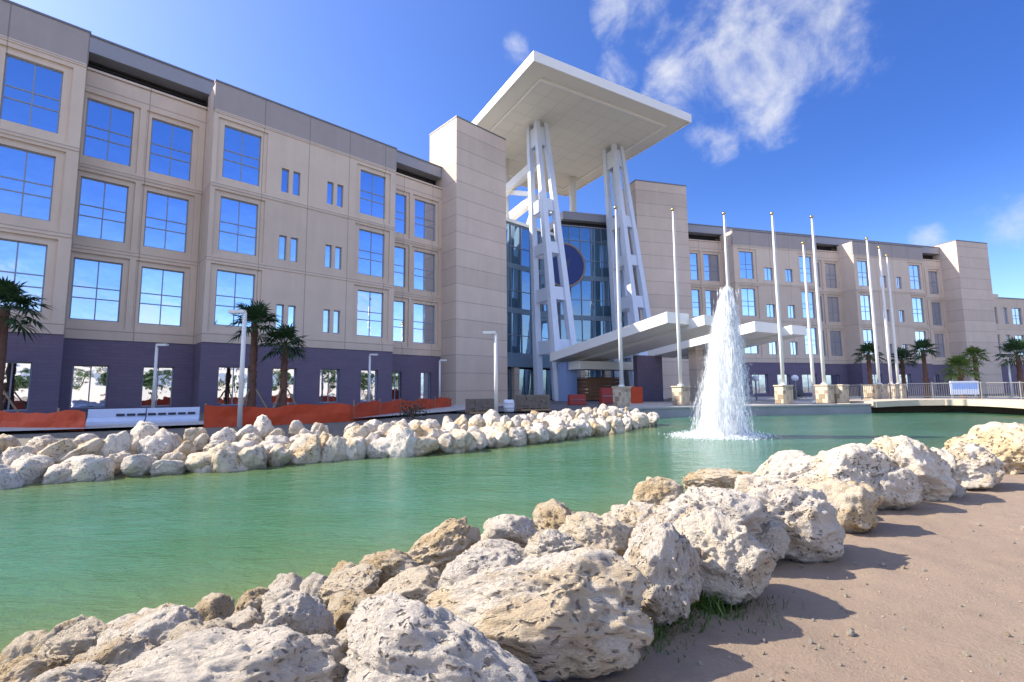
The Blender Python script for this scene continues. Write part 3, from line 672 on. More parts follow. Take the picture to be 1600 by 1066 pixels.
# ------------------------------------------------------------------ flagpoles and plinths
PL_H = 1.22
def pole_proto():
    e = empty('flagpole', (0, 0, 0), 0)
    b = BM(); tube(b, [(0, 0, 0), (0, 0, 3.5), (0, 0, 8), (0, 0, 11.3)], [.105, .10, .08, .05], 14); part('pole', b, 'pole_white', e, smooth=True)
    b = BM(); ball(b, (0, 0, 11.42), .12, 12); part('finial', b, 'gold', e, smooth=True)
    b = BM(); tube(b, [(.13, 0, .9), (.13, 0, 11.1)], .012, 5); part('halyard', b, 'pole_white', e)
    b = BM(); tube(b, [(0, 0, 0), (0, 0, .10)], [.2, .17], 16); part('base_flange', b, 'pole_white', e)
    return e
def plinth_proto():
    b = BM(); s = .39
    box(b, -s, s, -s, s, 0, PL_H - .10); box(b, -s - .05, s + .05, -s - .05, s + .05, PL_H - .098, PL_H)
    bmesh.ops.bevel(b, geom=b.edges[:], offset=.025, segments=2, affect='EDGES')
    me = mesh('stone_plinth', b, 'cream_stone')
    d = BM()
    rr = random.Random(5)
    for face in range(4):                    # irregular rubble facing on the four sides
        z = .03
        while z < PL_H - .2:
            hz = min(rr.uniform(.16, .34), PL_H - .13 - z); y = -s + .02
            while y < s - .08:
                wy = min(rr.uniform(.16, .42), s - .02 - y); o_ = s + rr.uniform(-.01, .035)
                q = (y + .012, y + wy - .012); zz_ = (z + .01, z + hz - .012)
                if face == 0: box(d, -o_, -s + .03, *q, *zz_)
                elif face == 1: box(d, s - .03, o_, *q, *zz_)
                elif face == 2: box(d, *q, -o_, -s + .03, *zz_)
                else: box(d, *q, s - .03, o_, *zz_)
                y += wy
            z += hz
    bmesh.ops.bevel(d, geom=d.edges[:], offset=.012, segments=1, affect='EDGES')
    return me, mesh('stone_facing', d, 'plinth_stone')
def pstone(t):
    g = t.n('ShaderNodeNewGeometry').outputs['Random Per Island']; co = obj_co(t); n = t.noise(co, 9, 6, .7)
    c = t.mix(g, (0.30, 0.23, 0.15, 1), (0.60, 0.51, 0.38, 1)); c = t.mix(t.math('MULTIPLY', t.step(n, .5, .7), .6), c, (0.20, 0.155, 0.10, 1))
    return prin(t, Base_Color=c, Roughness=.9, Normal=bump(t, n, .8, .04))
mat('plinth_stone', pstone)
pole0 = pole_proto(); plm, plf = plinth_proto(); used = [False]
def flagpole(px, Y, label, z=PL_H, tilt=0):
    x = at_depth(px, 604, Y).x
    o = pole0 if not used[0] else copy_tree(pole0); used[0] = True
    o.location = (x, Y, z); tag(o, label, 'flagpole', 'bare white flagpoles by the water')
    return x
def plinth(x, y, label, z=.103, rz=RC):
    o = link('stone_plinth', plm, None, (x, y, z), (0, 0, rz)); tag(o, label, 'plinth', 'cream stone plinths at the water edge'); link('stone_facing', plf, o)
spots = [(971, 29.6, 'leftmost bare white flagpole, in front of the slanted legs'), (1063.6, 30.0, 'white flagpole in front of the beige tower, left of the fountain'),
         (1146, 30.8, 'white flagpole rising behind the fountain jet'), (1224, 30.9, 'white flagpole just right of the fountain, on its own plinth'),
         (1288, 31.6, 'white flagpole, right one of the close pair right of the fountain')]
for (px, Y, lb), pb in zip(spots, ('cream stone plinth under the leftmost flagpole, behind the far rocks', 'cream stone plinth left of the fountain on the dock wall',
        'cream stone plinth hidden behind the fountain jet', 'cream stone plinth just right of the fountain, standing alone', 'cream stone plinth under a pole, left of the bare plinth')):
    x = flagpole(px, Y, lb, z=PL_H + .103); plinth(x, Y, pb)
flagpole(1271, 33.6, 'white flagpole set lower, left one of the close pair right of the fountain', z=.103)
plinth(at_depth(1311, 604, 31.7).x, 31.7, 'cream stone plinth without a pole at the end of the dock wall')
for px, Y, lb, pb in ((1374, 36.5, 'white flagpole, tallest looking of the three above the walkway', 'broad cream plinth at the left end of the walkway railing'),
                  (1393, 39.0, 'white flagpole, middle one of the three above the walkway', 'stone plinth under the middle pole behind the walkway'),
                  (1404, 41.5, 'white flagpole, rightmost and shortest looking of all', 'stone plinth under the rightmost pole behind the walkway')):
    x = flagpole(px, Y, lb, z=PL_H + .1); plinth(x, Y, pb, z=.1)
plinth(at_depth(1362, 604, 33.6).x, 33.6, 'plain sunlit cream plinth beside the start of the curved walkway', z=.1)

# ------------------------------------------------------------------ lamps
def lamp(px, Y, h, side, label, ztop=None):
    x = at_depth(px, 606, Y).x; e = empty('street_lamp', (x, Y, 0), 0, label, 'lamp post', 'slim white lamp posts')
    b = BM(); tube(b, [(0, 0, -.1), (0, 0, h)], [.085, .07], 10); part('post', b, 'pole_white', e, smooth=True)
    b = BM(); box(b, min(0, side * .55), max(0, side * .55), -.1, .1, h - .02, h + .09); part('lamp_head', b, 'pole_white', e)
    b = BM(); xs = sorted((side * .2, side * .5)); box(b, xs[0], xs[1], -.08, .08, h - .04, h - .023); part('lens', b, 'sign_white', e)
lamp(377, 16.7, 4.0, -1, 'slim white lamp post in front of the two palms'); lamp(775, 20.3, 3.6, -1, 'slim white lamp post in front of the tall left tower')
lamp(241, 25.2, 3.7, 1, 'slim pale lamp post behind the white barrier'); lamp(577, 33.5, 3.7, 1, 'slim pale lamp post before the fourth ground window')
lamp(687, 39.0, 3.6, 1, 'slim pale lamp post beside the left tower base'); lamp(1580, 42, 3.5, -1, 'slim lamp post at the far right behind the walkway')
for k, (px, pl_) in enumerate(((1092, 'left of the fountain'), (1181, 'just right of the fountain'), (1243, 'between the flagpoles right of the fountain'))):
    x = at_depth(px, 604, 44).x; e = empty('bollard_light', (x, 44, 0), 0, 'short post light with a round white head ' + pl_, 'bollard light', 'short post lights on the plaza')
    b = BM(); tube(b, [(0, 0, -.1), (0, 0, 1.75)], .07, 8); part('post', b, 'rail_grey', e)
    b = BM(); ball(b, (0, 0, 2.0), .3, 12); part('globe', b, 'sign_white', e, smooth=True)

# ------------------------------------------------------------------ palms
def fan_leaf(bm, base, direction, length, size, droop, rr, side):
    d = direction.normalized(); tip = base + d * length + Vector((0, 0, -droop * length * .35))
    s = d.cross(Vector((0, 0, 1))).normalized(); up = s.cross(d).normalized()
    pts = [base, base.lerp(tip, .5) + Vector((0, 0, .06)), tip]
    tube(bm, pts, [.022, .016, .012], 4, False)
    dd = (tip - pts[1]).normalized(); nseg = 15
    for k in range(nseg):
        a = R(-125 + 250 * k / (nseg - 1)) + rr.uniform(-.06, .06)
        L = size * (1 - .35 * abs(k / (nseg - 1) - .5) * 2) * rr.uniform(.85, 1.1)
        v = (dd * math.cos(a) + s * math.sin(a)).normalized()
        mid = tip + v * L * .5 + up * .08 * abs(math.sin(a)); end = tip + v * L + Vector((0, 0, -L * rr.uniform(.08, .35)))
        q = v.cross(up).normalized() * size * .062
        v0 = bm.verts.new(tip); v1 = bm.verts.new(mid + q); v2 = bm.verts.new(end); v3 = bm.verts.new(mid - q)
        bm.faces.new((v0, v1, v2, v3))
def palm(px, Y, z0, htrunk, crown, label, seed, leaf='palm_leaf', group=None, stakes=False, lean=0.0, nleaf=30):
    rr = random.Random(seed); x = at_depth(px, 606, Y).x
    e = empty('palm_tree', (x, Y, z0), rr.uniform(0, 6), label, 'palm tree', group)
    b = BM(); n = 14; pts = [(lean * (i / n) ** 2 * .5, 0, htrunk * i / n - .15 * (i == 0)) for i in range(n + 1)]
    rad = [(.20 + .05 * math.exp(-i * .6)) * (1 - .22 * i / n) * rr.uniform(.95, 1.06) for i in range(n + 1)]
    tube(b, pts, rad, 12)
    for i in range(46):                      # old leaf bases
        f = rr.random(); a = rr.uniform(0, 6.28); r_ = .2 * (1 - .22 * f); c = Vector((lean * f * f * .5 + math.cos(a) * r_, math.sin(a) * r_, f * htrunk))
        beam(b, c, c + Vector((math.cos(a) * .06, math.sin(a) * .06, .13)), .07, .03)
    part('trunk', b, 'palm_bark', e, smooth=False)
    b = BM(); top = Vector((lean * .5, 0, htrunk))
    for i in range(nleaf):
        az = i * 2.399 + rr.uniform(-.2, .2); f = i / nleaf
        el = R(82 - 105 * f + rr.uniform(-8, 8))
        dv = Vector((math.cos(az) * math.cos(el), math.sin(az) * math.cos(el), math.sin(el)))
        fan_leaf(b, top + Vector((0, 0, rr.uniform(-.15, .15))), dv, crown * rr.uniform(.42, .62), crown * rr.uniform(.46, .6), .25 + .5 * f, rr, 1)
    part('crown', b, leaf, e)
    if stakes:
        for k in range(3):
            a = 1.0 + k * 2.094; m = BM(); beam(m, (math.cos(a) * 1.0, math.sin(a) * 1.0, -.1), (math.cos(a) * .2, math.sin(a) * .2, 1.35), .07, .07); part('support_stake', m, 'stake_wood', e)
gp = 'fan palms in front of the buildings'
palm(394, 27.0, 0, 5.05, 1.65, 'taller of the two dark fan palms in front of the left wing', 3, group=gp, stakes=True)
palm(443, 27.5, 0, 3.85, 1.55, 'shorter of the two dark fan palms in front of the left wing', 4, group=gp, stakes=True)
palm(-4, 21.5, 0, 5.1, 1.75, 'dark fan palm cut off by the left edge of the photo', 5, group=gp, stakes=True)
palm(1361, 46, 0, 4.2, 1.55, 'dark fan palm right behind the tallest of the three walkway flagpoles', 6, group=gp)
palm(1413, 47, 0, 3.7, 1.45, 'small dark fan palm to the right of the rightmost flagpole', 7, group=gp)
palm(1448, 45, 0, 4.4, 1.5, 'dark fan palm standing alone in front of the purple brick base', 8, group=gp)
palm(1503, 40, 0, 2.5, 1.6, 'low sunlit green palm behind the pale blue sign', 9, 'palm_leaf_sunlit', group=gp)
palm(1528, 43, 0, 3.7, 1.25, 'slim sunlit green palm right of the pale blue sign', 10, 'palm_leaf_sunlit', group=gp)
palm(1596, 42, 0, 3.8, 1.8, 'fan palm at the right edge of the photo by the lamp post', 12, group=gp)

# ------------------------------------------------------------------ site clutter
def mesh_fence(pts, h, label, seed):
    rr = random.Random(seed); e = empty('safety_fence', (0, 0, 0), 0, label, 'fence', 'orange safety fences in front of the left wing')
    b = BM(); P = []
    for (p, q) in zip(pts, pts[1:]):
        n = max(2, int((Vector(q) - Vector(p)).length / .35))
        for k in range(n): P.append(Vector(p).lerp(Vector(q), k / n))
    P.append(Vector(pts[-1])); ring = []
    for i, p in enumerate(P):
        t = (P[min(i + 1, len(P) - 1)] - P[max(i - 1, 0)]).normalized(); nn = Vector((-t.y, t.x)); wv = .07 * math.sin(i * .9) + rr.uniform(-.03, .03)
        hh = h + .05 * math.sin(i * .7 + 1) + rr.uniform(-.03, .03) - .04 * (i % 4 == 2)
        ring.append([b.verts.new((p.x + nn.x * (wv * f + o), p.y + nn.y * (wv * f + o), z)) for f, o, z in ((.2, 0, 0), (1, 0, hh * .5), (.4, 0, hh), (.4, .02, hh), (1, .02, hh * .5), (.2, .02, 0))])
    for a, c in zip(ring, ring[1:]):
        for k in range(6): b.faces.new((a[k], a[(k + 1) % 6], c[(k + 1) % 6], c[k]))
    b.faces.new(ring[0]); b.faces.new(ring[-1][::-1]); part('mesh_sheet', b, 'orange_mesh', e)
    for i in range(0, len(P), 7):
        p = P[i]; m = BM(); box(m, p.x - .02, p.x + .02, p.y + .04, p.y + .08, -.1, h + .12); part('stake', m, 'stake_wood', e)
def g2(px, py, z=0.0): p = on_z(px, py, z); return (p.x, p.y)
mesh_fence([(-27, 19.2), g2(0, 668, .1), g2(131, 669, .1)], .62, 'orange mesh safety fence at the left edge below the first palm', 1)
mesh_fence([g2(318, 664, .1), g2(430, 660, .1), g2(545, 655, .1), g2(625, 645, .08), g2(706, 636, .06)], .70, 'long orange mesh safety fence running along below the two palms', 2)
# pale road barrier between the fences
a, c = Vector(g2(136, 664, .1)), Vector(g2(312, 658, .1)); L = (c - a).length
rb = empty('road_barrier', (a.x, a.y, .08), math.atan2(c.y - a.y, c.x - a.x), 'low pale blue white barrier with dark slots between the two orange fences', 'barrier')
prof = [(-.28, 0), (.28, 0), (.28, .12), (.12, .26), (.09, .56), (-.09, .56), (-.12, .26), (-.28, .12)]
for k in range(2):
    b = BM(); x0, x1 = k * L / 2 + .02, (k + 1) * L / 2 - .02
    r0 = [b.verts.new((x0, y, z)) for y, z in prof]; r1 = [b.verts.new((x1, y, z)) for y, z in prof]; b.faces.new(r0); b.faces.new(r1[::-1])
    for i in range(8): b.faces.new((r0[i], r1[i], r1[(i + 1) % 8], r0[(i + 1) % 8]))
    part('barrier_unit', b, 'barrier_white', rb)
b = BM()
for x in np.linspace(L * .28, L * .92, 8): box(b, x - .12, x + .12, -.16, -.135, .30, .38)
part('slot', b, 'dark_slot', rb)
# pallets of stone
def pallet(px0, px1, Y, h, label, seed):
    rr = random.Random(seed); x0, x1 = at_depth(px0, 606, Y).x, at_depth(px1, 606, Y).x
    e = empty('stone_pallet', ((x0 + x1) / 2, Y, .06), R(20), label, 'pallet'); wd = (x1 - x0) / 2
    b = BM(); rows = int(h / .14)
    for r_ in range(rows):
        x = -wd
        while x < wd - .1:
            l_ = rr.uniform(.22, .42); l_ = min(l_, wd - x)
            box(b, x + .006, x + l_ - .006, -.45 + rr.uniform(-.03, .03), .45, .14 + r_ * .14 + .004, .14 + (r_ + 1) * .14 - .004); x += l_
    part('stacked_stone', b, 'pallet_stone', e)
    b = BM()
    for k in range(3): box(b, -wd, wd, -.45 + k * .4, -.35 + k * .4, 0, .1)
    for k in range(5): box(b, -wd + k * (2 * wd - .12) / 4, -wd + k * (2 * wd - .12) / 4 + .12, -.47, .47, .102, .125)
    part('pallet_base', b, 'stake_wood', e)
pallet(730, 772, 23.5, .62, 'grey brown stack of stone on a pallet left of the lamp by the tower', 1)
pallet(808, 856, 26.0, .80, 'taller dark stack of stone on a pallet before the glass entrance', 2)
x = at_depth(795, 606, 24.5).x; e = empty('barrel', (x, 24.5, .06), 0, 'small white barrel between the two stone stacks', 'barrel')
b = BM(); tube(b, [(0, 0, 0), (0, 0, .12), (0, 0, .3), (0, 0, .5), (0, 0, .62)], [.24, .27, .28, .27, .24], 16); part('drum', b, 'sign_white', e, smooth=True)
b = BM()
for z in (.2, .42): tube(b, [(.285 * math.cos(t), .285 * math.sin(t), z) for t in np.linspace(0, 6.2832, 21)], .012, 5, False)
part('hoop', b, 'rail_grey', e)
def traffic_barrier(px, Y, wd, h, label):
    x = at_depth(px, 606, Y).x; e = empty('plastic_barrier', (x, Y, .06), R(15), label, 'barrier')
    b = BM(); r0 = [b.verts.new((-wd / 2, y, z)) for y, z in ((-.25, 0), (.25, 0), (.1, h), (-.1, h))]; r1 = [b.verts.new((wd / 2, y, z)) for y, z in ((-.25, 0), (.25, 0), (.1, h), (-.1, h))]
    b.faces.new(r0); b.faces.new(r1[::-1])
    for i in range(4): b.faces.new((r0[i], r1[i], r1[(i + 1) % 4], r0[(i + 1) % 4]))
    bmesh.ops.bevel(b, geom=b.edges[:], offset=.04, segments=2, affect='EDGES'); part('shell', b, 'red_plastic', e)
    b = BM(); box(b, -wd / 2 + .1, wd / 2 - .1, -.225, -.16, h * .45, h * .50); part('stripe', b, 'rail_grey', e)
traffic_barrier(901, 34, 1.3, .75, 'red plastic barrier under the entrance canopy, left one')
traffic_barrier(955, 36.5, 1.9, 1.2, 'larger red plastic barrier left of the first flagpole plinth')
mesh_fence([(at_depth(985, 606, 38).x, 38), (at_depth(1004, 606, 38.5).x, 38.5)], 1.3, 'short orange mesh fence right of the first flagpole', 6)
# timber counter under the canopy
x = at_depth(935, 606, 46).x; e = empty('wood_crate', (x, 46, .06), RC, 'brown wooden crate in the shade of the entrance', 'crate')
b = BM()
for k in range(6): box(b, -1.8, 1.8, -.9, -.85, .1 + k * .34, .1 + k * .34 + .3); box(b, -1.8, 1.8, .85, .9, .1 + k * .34, .1 + k * .34 + .3)
for k in range(6): box(b, -1.85, -1.803, -.9, .9, .1 + k * .34, .1 + k * .34 + .3); box(b, 1.803, 1.85, -.9, .9, .1 + k * .34, .1 + k * .34 + .3)
part('boards', b, 'crate_wood', e) if 'crate_wood' in MATS else (plain('crate_wood', (0.16, 0.075, 0.03), .8, .3, 5), part('boards', b, 'crate_wood', e))
b = BM(); box(b, -1.9, 1.9, -.95, .95, 2.15, 2.2); part('lid', b, 'crate_wood', e)
# pale blue sign
x = at_depth(1507, 606, 36).x; e = empty('sign_board', (x, 36, .05), R(-8), 'pale blue sign board in front of the low sunlit palm', 'sign')
b = BM(); box(b, -.95, .95, -.04, .04, .45, 1.45); part('panel', b, 'sign_white', e)
b = BM(); box(b, -.85, .85, -.055, -.042, .85, 1.35); part('blue_field', b, 'sign_blue', e)
for sx in (-1, 1):
    b = BM(); box(b, sx * .8 - .05, sx * .8 + .05, .045, .12, -.2, 1.5); part('post', b, 'rail_grey', e)
def shrub(px, py_z, Y, s, label, seed, m='shrub_brown', n=500):
    rr = random.Random(seed); x = at_depth(px, 606, Y).x; e = empty('shrub', (x, Y, py_z), 0, label, 'shrub')
    b = BM()
    for i in range(n):
        p = Vector((rr.gauss(0, .4), rr.gauss(0, .4), abs(rr.gauss(.35, .25)))) * s; q = Vector((rr.uniform(-1, 1), rr.uniform(-1, 1), rr.uniform(-.3, 1))).normalized() * .11 * s; r_ = q.orthogonal().normalized() * .04 * s
        quad(b, p, p + q * .5 + r_, p + q, p + q * .5 - r_)
    part('foliage', b, m, e); b = BM()
    for i in range(9): tube(b, [(0, 0, -.05), (rr.uniform(-.4, .4) * s, rr.uniform(-.4, .4) * s, rr.uniform(.4, .8) * s)], [.02, .006], 5)
    part('stems', b, 'stake_wood', e)
shrub(645, .05, 20.5, .75, 'dark scrubby bush in front of the long orange fence', 3)
shrub(832, .05, 27.2, .9, 'bright green shrub behind the taller stone stack', 4, 'grass', 400)
shrub(1240, .05, 45.5, 1.2, 'green shrub behind the plaza post lights', 5, 'palm_leaf', 600)
# blue hose end in the lower middle
p = on_z(845, 1062, -.17); b = BM(); tube(b, [p + Vector((-.10, .10, .0)), p, p + Vector((.10, -.16, 0)), p + Vector((.16, -.40, 0))], .035, 12); tag(part('water_pipe', b, 'pipe_blue', smooth=True), 'bright blue pipe end under the large pitted boulder', 'pipe')

# ------------------------------------------------------------------ boulders
def rock_mesh(name, seed, sub, m, blocky=.5, pits=.5):
    rr = random.Random(seed); b = BM(); bmesh.ops.create_icosphere(b, subdivisions=sub, radius=1)
    off = Vector((rr.uniform(-50, 50), rr.uniform(-50, 50), rr.uniform(-50, 50)))
    planes = []
    for i in range(rr.randint(8, 12)):
        v = Vector((rr.gauss(0, 1), rr.gauss(0, 1), rr.gauss(0, 1))).normalized(); planes.append((v, rr.uniform(.62, .9)))
    nf, nz = noise.fractal, noise.noise
    for v in b.verts:
        d = v.co.normalized(); r = 1.12
        for pn, h in planes:
            c = d.dot(pn)
            if c > .12:
                q = h / c
                if q < r + .25:                              # soft minimum keeps edges worn
                    k = .08; hh = max(k - abs(r - q), 0) / k; r = min(r, q) - hh * hh * k * .25
        r = r * blocky + (1 - blocky) * .92
        p = d * r + off
        q1 = abs(nz(p * 2.1)); q2 = abs(nz(p * 4.3 + off)); q3 = abs(nz(p * 9.0))
        r += .15 * nz(p * 1.05) + .15 * (.25 - q1) + .10 * nz(p * 3.1 + off) + .085 * (.22 - q2) + .045 * (.2 - q3)
        if sub >= 5: r += .022 * nz(p * 15) + .022 * (.2 - abs(nz(p * 24))) + .010 * nz(p * 45)
        msk = max(0, min(1, (nz(p * 1.2 + Vector((9, 3, 7))) + .12) * 2.4))
        if msk > 0 and pits > 0:
            vd = noise.voronoi(p * 4.2 + Vector((nz(p * 6), nz(p * 6 + off), 0)) * .35)[0]
            r -= pits * msk * .26 * max(0, .62 - vd[0]) ** 1.2
            if sub >= 5:
                vd = noise.voronoi(p * 9.5)[0]; r -= pits * msk * .12 * max(0, .6 - vd[0])
        v.co = d * r
    ext = [max(abs(v.co[k]) for v in b.verts) for k in range(3)]
    for v in b.verts: v.co = Vector((v.co.x / ext[0], v.co.y / ext[1], v.co.z / ext[2]))
    return mesh(name, b, m, smooth=True)
RG = 'pale limestone boulders edging the pond'
# near bank: pixel centre, half sizes in pixels, height of the centre, material, label
W_, T_, G_ = 'limestone_white', 'limestone_tan', 'limestone_grey'
NEAR_ROCKS = [
 (330, 1090, 178, 84, .02, W_, 'broad white boulder at the bottom edge left of the pitted one'),
 (665, 1052, 160, 92, .03, G_, 'huge pitted grey white boulder at the bottom edge beside the blue pipe'),
 (860, 948, 178, 90, .06, W_, 'largest boulder, white topped with a shaded undercut front'),
 (1042, 893, 62, 80, .08, G_, 'grey pitted boulder wedged right of the largest one'),
 (1122, 868, 70, 66, .08, W_, 'rounded cream boulder with a brown shaded front above the grass tuft'),
 (1112, 812, 82, 52, .14, G_, 'grey faced boulder behind the rounded cream one'),
 (1196, 848, 32, 32, -.02, W_, 'small pale bluish slab leaning at the foot of the rocks'),
 (1232, 814, 86, 54, .06, G_, 'grey white dome shaped boulder above the bright green weed'),
 (1322, 790, 50, 46, .02, T_, 'cream boulder with tan underside, right of the grey dome'),
 (1312, 745, 66, 44, .14, W_, 'cream boulder stacked behind the tan bottomed one'),
 (1226, 750, 74, 40, .05, W_, 'pale boulder on the water side behind the grey dome'),
 (1384, 766, 40, 40, 0, W_, 'narrow upright boulder left of the tall white one'),
 (1416, 735, 64, 56, .12, W_, 'tall knobbly white boulder in the right part of the bank'),
 (1350, 736, 36, 30, .05, T_, 'small rock tucked left behind the tall knobbly white boulder'),
 (1506, 728, 56, 37, .08, W_, 'boulder with a grey right flank, second from the right edge'),
 (1462, 735, 34, 32, .02, W_, 'small boulder between the tall knobbly one and the grey flanked one'),
 (1562, 704, 66, 42, .10, T_, 'large speckled boulder near the right edge of the photo'),
 (1640, 700, 60, 40, .10, W_, 'boulder cut off by the right edge of the photo'),
 (1483, 764, 22, 13, -.12, G_, 'low flat grey stone at the foot of the right boulders'),
 (805, 832, 46, 36, -.02, W_, 'rounded cream rock with a brown hollow at the water side'),
 (873, 815, 38, 32, -.02, T_, 'pointed cream rock at the water, right of the hollowed one'),
 (865, 864, 52, 32, .02, W_, 'smooth cream rock above the back of the largest boulder'),
 (938, 846, 62, 44, .04, T_, 'tan crumbly rock between water and the grey pitted boulder'),
 (697, 860, 58, 38, -.08, T_, 'olive tan humped rock standing out against the water'),
 (785, 874, 52, 28, 0, W_, 'low pale rock right of the olive tan hump'),
 (642, 930, 74, 44, -.04, T_, 'smooth yellow tan slab left above the largest boulder'),
 (612, 890, 48, 28, -.12, T_, 'brown tan rock at the water left of the hump'),
 (552, 914, 52, 26, -.16, T_, 'long low tan rock lying along the water edge'),
 (552, 952, 50, 34, -.06, T_, 'tan rock with a dark crack below the long low one'),
 (470, 982, 54, 48, -.02, W_, 'egg shaped white rock with a tan lower edge'),
 (394, 948, 30, 28, -.16, T_, 'small tan rock at the water left of the egg shaped one'),
 (442, 946, 46, 26, -.14, W_, 'pale rock behind the egg shaped one'),
 (410, 1016, 48, 34, .02, G_, 'blue grey angular rock left of the egg shaped one'),
 (374, 984, 40, 27, -.08, W_, 'small white rock above the blue grey angular one'),
 (248, 1000, 74, 52, -.06, W_, 'ridged white rock at the water near the left corner'),
 (318, 1005, 48, 36, -.05, T_, 'tan rock right of the ridged white one'),
 (138, 1012, 62, 37, -.16, T_, 'tan rock breaking the water line near the left corner'),
 (178, 1042, 56, 44, -.06, T_, 'brown hollowed rock below the ridged white one'),
 (40, 1064, 72, 36, -.18, T_, 'low tan rock in the bottom left corner'),
 (120, 1085, 70, 36, -.05, W_, 'pale rock at the bottom edge near the left corner'),
 (494, 1046, 48, 42, .02, W_, 'white rock between the broad one and the pitted one'),
 (1030, 778, 37, 30, -.02, T_, 'tan knob shaped rock against the water left of the grey faced boulder'),
 (1130, 757, 58, 22, -.06, T_, 'low tan rock at the water below the fountain'),
 (1180, 770, 44, 28, 0, W_, 'pale rock between the low tan one and the grey dome'),
 (1006, 828, 58, 44, .04, W_, 'pale rock behind the grey pitted boulder'),
 (1270, 775, 40, 30, .0, T_, 'rock in the gap behind the grey dome'),
 (590, 985, 60, 40, .0, W_, 'pale lumpy rock above the pitted boulder'),
 (750, 905, 70, 40, .05, G_, 'pitted pale crest rock left over the largest boulder'),
]
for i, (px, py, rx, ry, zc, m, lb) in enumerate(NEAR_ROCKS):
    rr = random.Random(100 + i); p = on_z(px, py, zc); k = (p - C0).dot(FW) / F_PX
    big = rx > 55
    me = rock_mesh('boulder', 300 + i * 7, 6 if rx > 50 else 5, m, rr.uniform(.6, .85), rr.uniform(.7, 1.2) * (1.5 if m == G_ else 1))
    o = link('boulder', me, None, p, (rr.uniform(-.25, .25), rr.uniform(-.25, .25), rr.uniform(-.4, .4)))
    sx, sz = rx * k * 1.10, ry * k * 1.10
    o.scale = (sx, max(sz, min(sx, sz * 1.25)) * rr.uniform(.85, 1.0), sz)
    tag(o, lb, 'boulder', RG)
# far bank: rubble heap of individual rocks
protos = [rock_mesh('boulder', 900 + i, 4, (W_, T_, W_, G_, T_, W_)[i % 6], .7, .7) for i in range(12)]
rr = random.Random(77)
path = [Vector(p) for p in [(-10.9, 7.95)] + FAR[3:]]; seg = [(path[i + 1] - path[i]).length for i in range(len(path) - 1)]; total = sum(seg)
def along(s):
    for i, L in enumerate(seg):
        if s <= L or i == len(seg) - 1:
            t = (path[i + 1] - path[i]).normalized(); return path[i] + t * s, Vector((-t.y, t.x))
        s -= L
cnt = 0
for row, (off, z0, size, step) in enumerate(((.06, -.44, .42, .54), (.5, -.33, .36, .52), (1.0, -.22, .35, .54), (1.55, -.10, .33, .58), (2.15, -.03, .31, .66))):
    s = rr.uniform(0, .4)
    while s < total:
        p, nn = along(s); sc = size * rr.uniform(.62, 1.25) * (1.12 - .34 * s / total)
        o = link('boulder', rr.choice(protos), None, (p.x + nn.x * (off + rr.uniform(-.16, .16)), p.y + nn.y * (off + rr.uniform(-.16, .16)), z0 + .16 * s / total + rr.uniform(-.07, .09)), (rr.uniform(-3, 3), rr.uniform(-3, 3), rr.uniform(-3, 3)))
        o.scale = (sc * rr.uniform(.85, 1.3), sc * rr.uniform(.75, 1.1), sc * rr.uniform(.62, .95))
        tag(o, 'cream limestone rock in the long rubble heap along the far bank below the buildings', 'boulder', 'rocks heaped along the far bank'); cnt += 1
        s += step * rr.uniform(.75, 1.25) * (1.1 - .3 * s / total)
# smaller rocks packed between and behind the near boulders
npath = [Vector(p) for p in NEAR[1:14]][::-1]
segn = [(npath[i + 1] - npath[i]).length for i in range(len(npath) - 1)]
for row, (off, z0, size, step) in enumerate(((.04, -.46, .25, .50), (.46, -.33, .22, .58))):
    sI = .1
    while sI < 11.5:
        q = sI
        for i, L in enumerate(segn):
            if q <= L: break
            q -= L
        t = (npath[i + 1] - npath[i]).normalized(); p = npath[i] + t * q; nn = Vector((t.y, -t.x))
        g = size * rr.uniform(.75, 1.2) * (.66 if p.x < -.9 else 1); o = link('boulder', protos[(1, 4, 2, 5)[rr.randint(0, 3)]], None, (p.x + nn.x * off, p.y + nn.y * off, z0), (rr.uniform(-3, 3), rr.uniform(-3, 3), rr.uniform(-3, 3)))
        o.scale = (g * 1.25, g, g * .8); tag(o, 'small tan rock packed low between the large boulders of the near bank', 'boulder', 'small rocks packed in the near bank'); cnt += 1
        sI += step * rr.uniform(.8, 1.3) * (1.0 + max(0, sI - 8) * .16)
pass
# pebbles and stones on the sand
peb = [rock_mesh('pebble', 1500 + i, 3, (W_, T_, G_)[i % 3], .8, .2) for i in range(6)]
rr = random.Random(8)
def sand_z(x, y): return float(height(np.array([[x, y]]))[0][0])
PEB = [(1330, 992, .028), (1505, 1028, .03), (1411, 986, .022), (1322, 932, .018), (1567, 1034, .018), (1445, 893, .02), (1380, 883, .022), (1412, 888, .02), (1530, 820, .02), (1598, 828, .03), (1242, 868, .05), (1095, 1040, .018), (1140, 1030, .016)]
for i in range(85):
    PEB.append((rr.uniform(1150, 1600), 1066 - abs(rr.gauss(0, 110)), rr.uniform(.005, .016)))
for i, (px, py, s) in enumerate(PEB):
    p = on_z(px, py, -.2); o = link('pebble', peb[i % 6], None, (p.x, p.y, sand_z(p.x, p.y) + s * .3), (rr.uniform(0, 3), rr.uniform(0, 3), rr.uniform(0, 3))); o.scale = (s, s * .8, s * .6)
    tag(o, 'small loose stone lying on the open brown sand', 'stone', 'loose stones scattered on the sand')
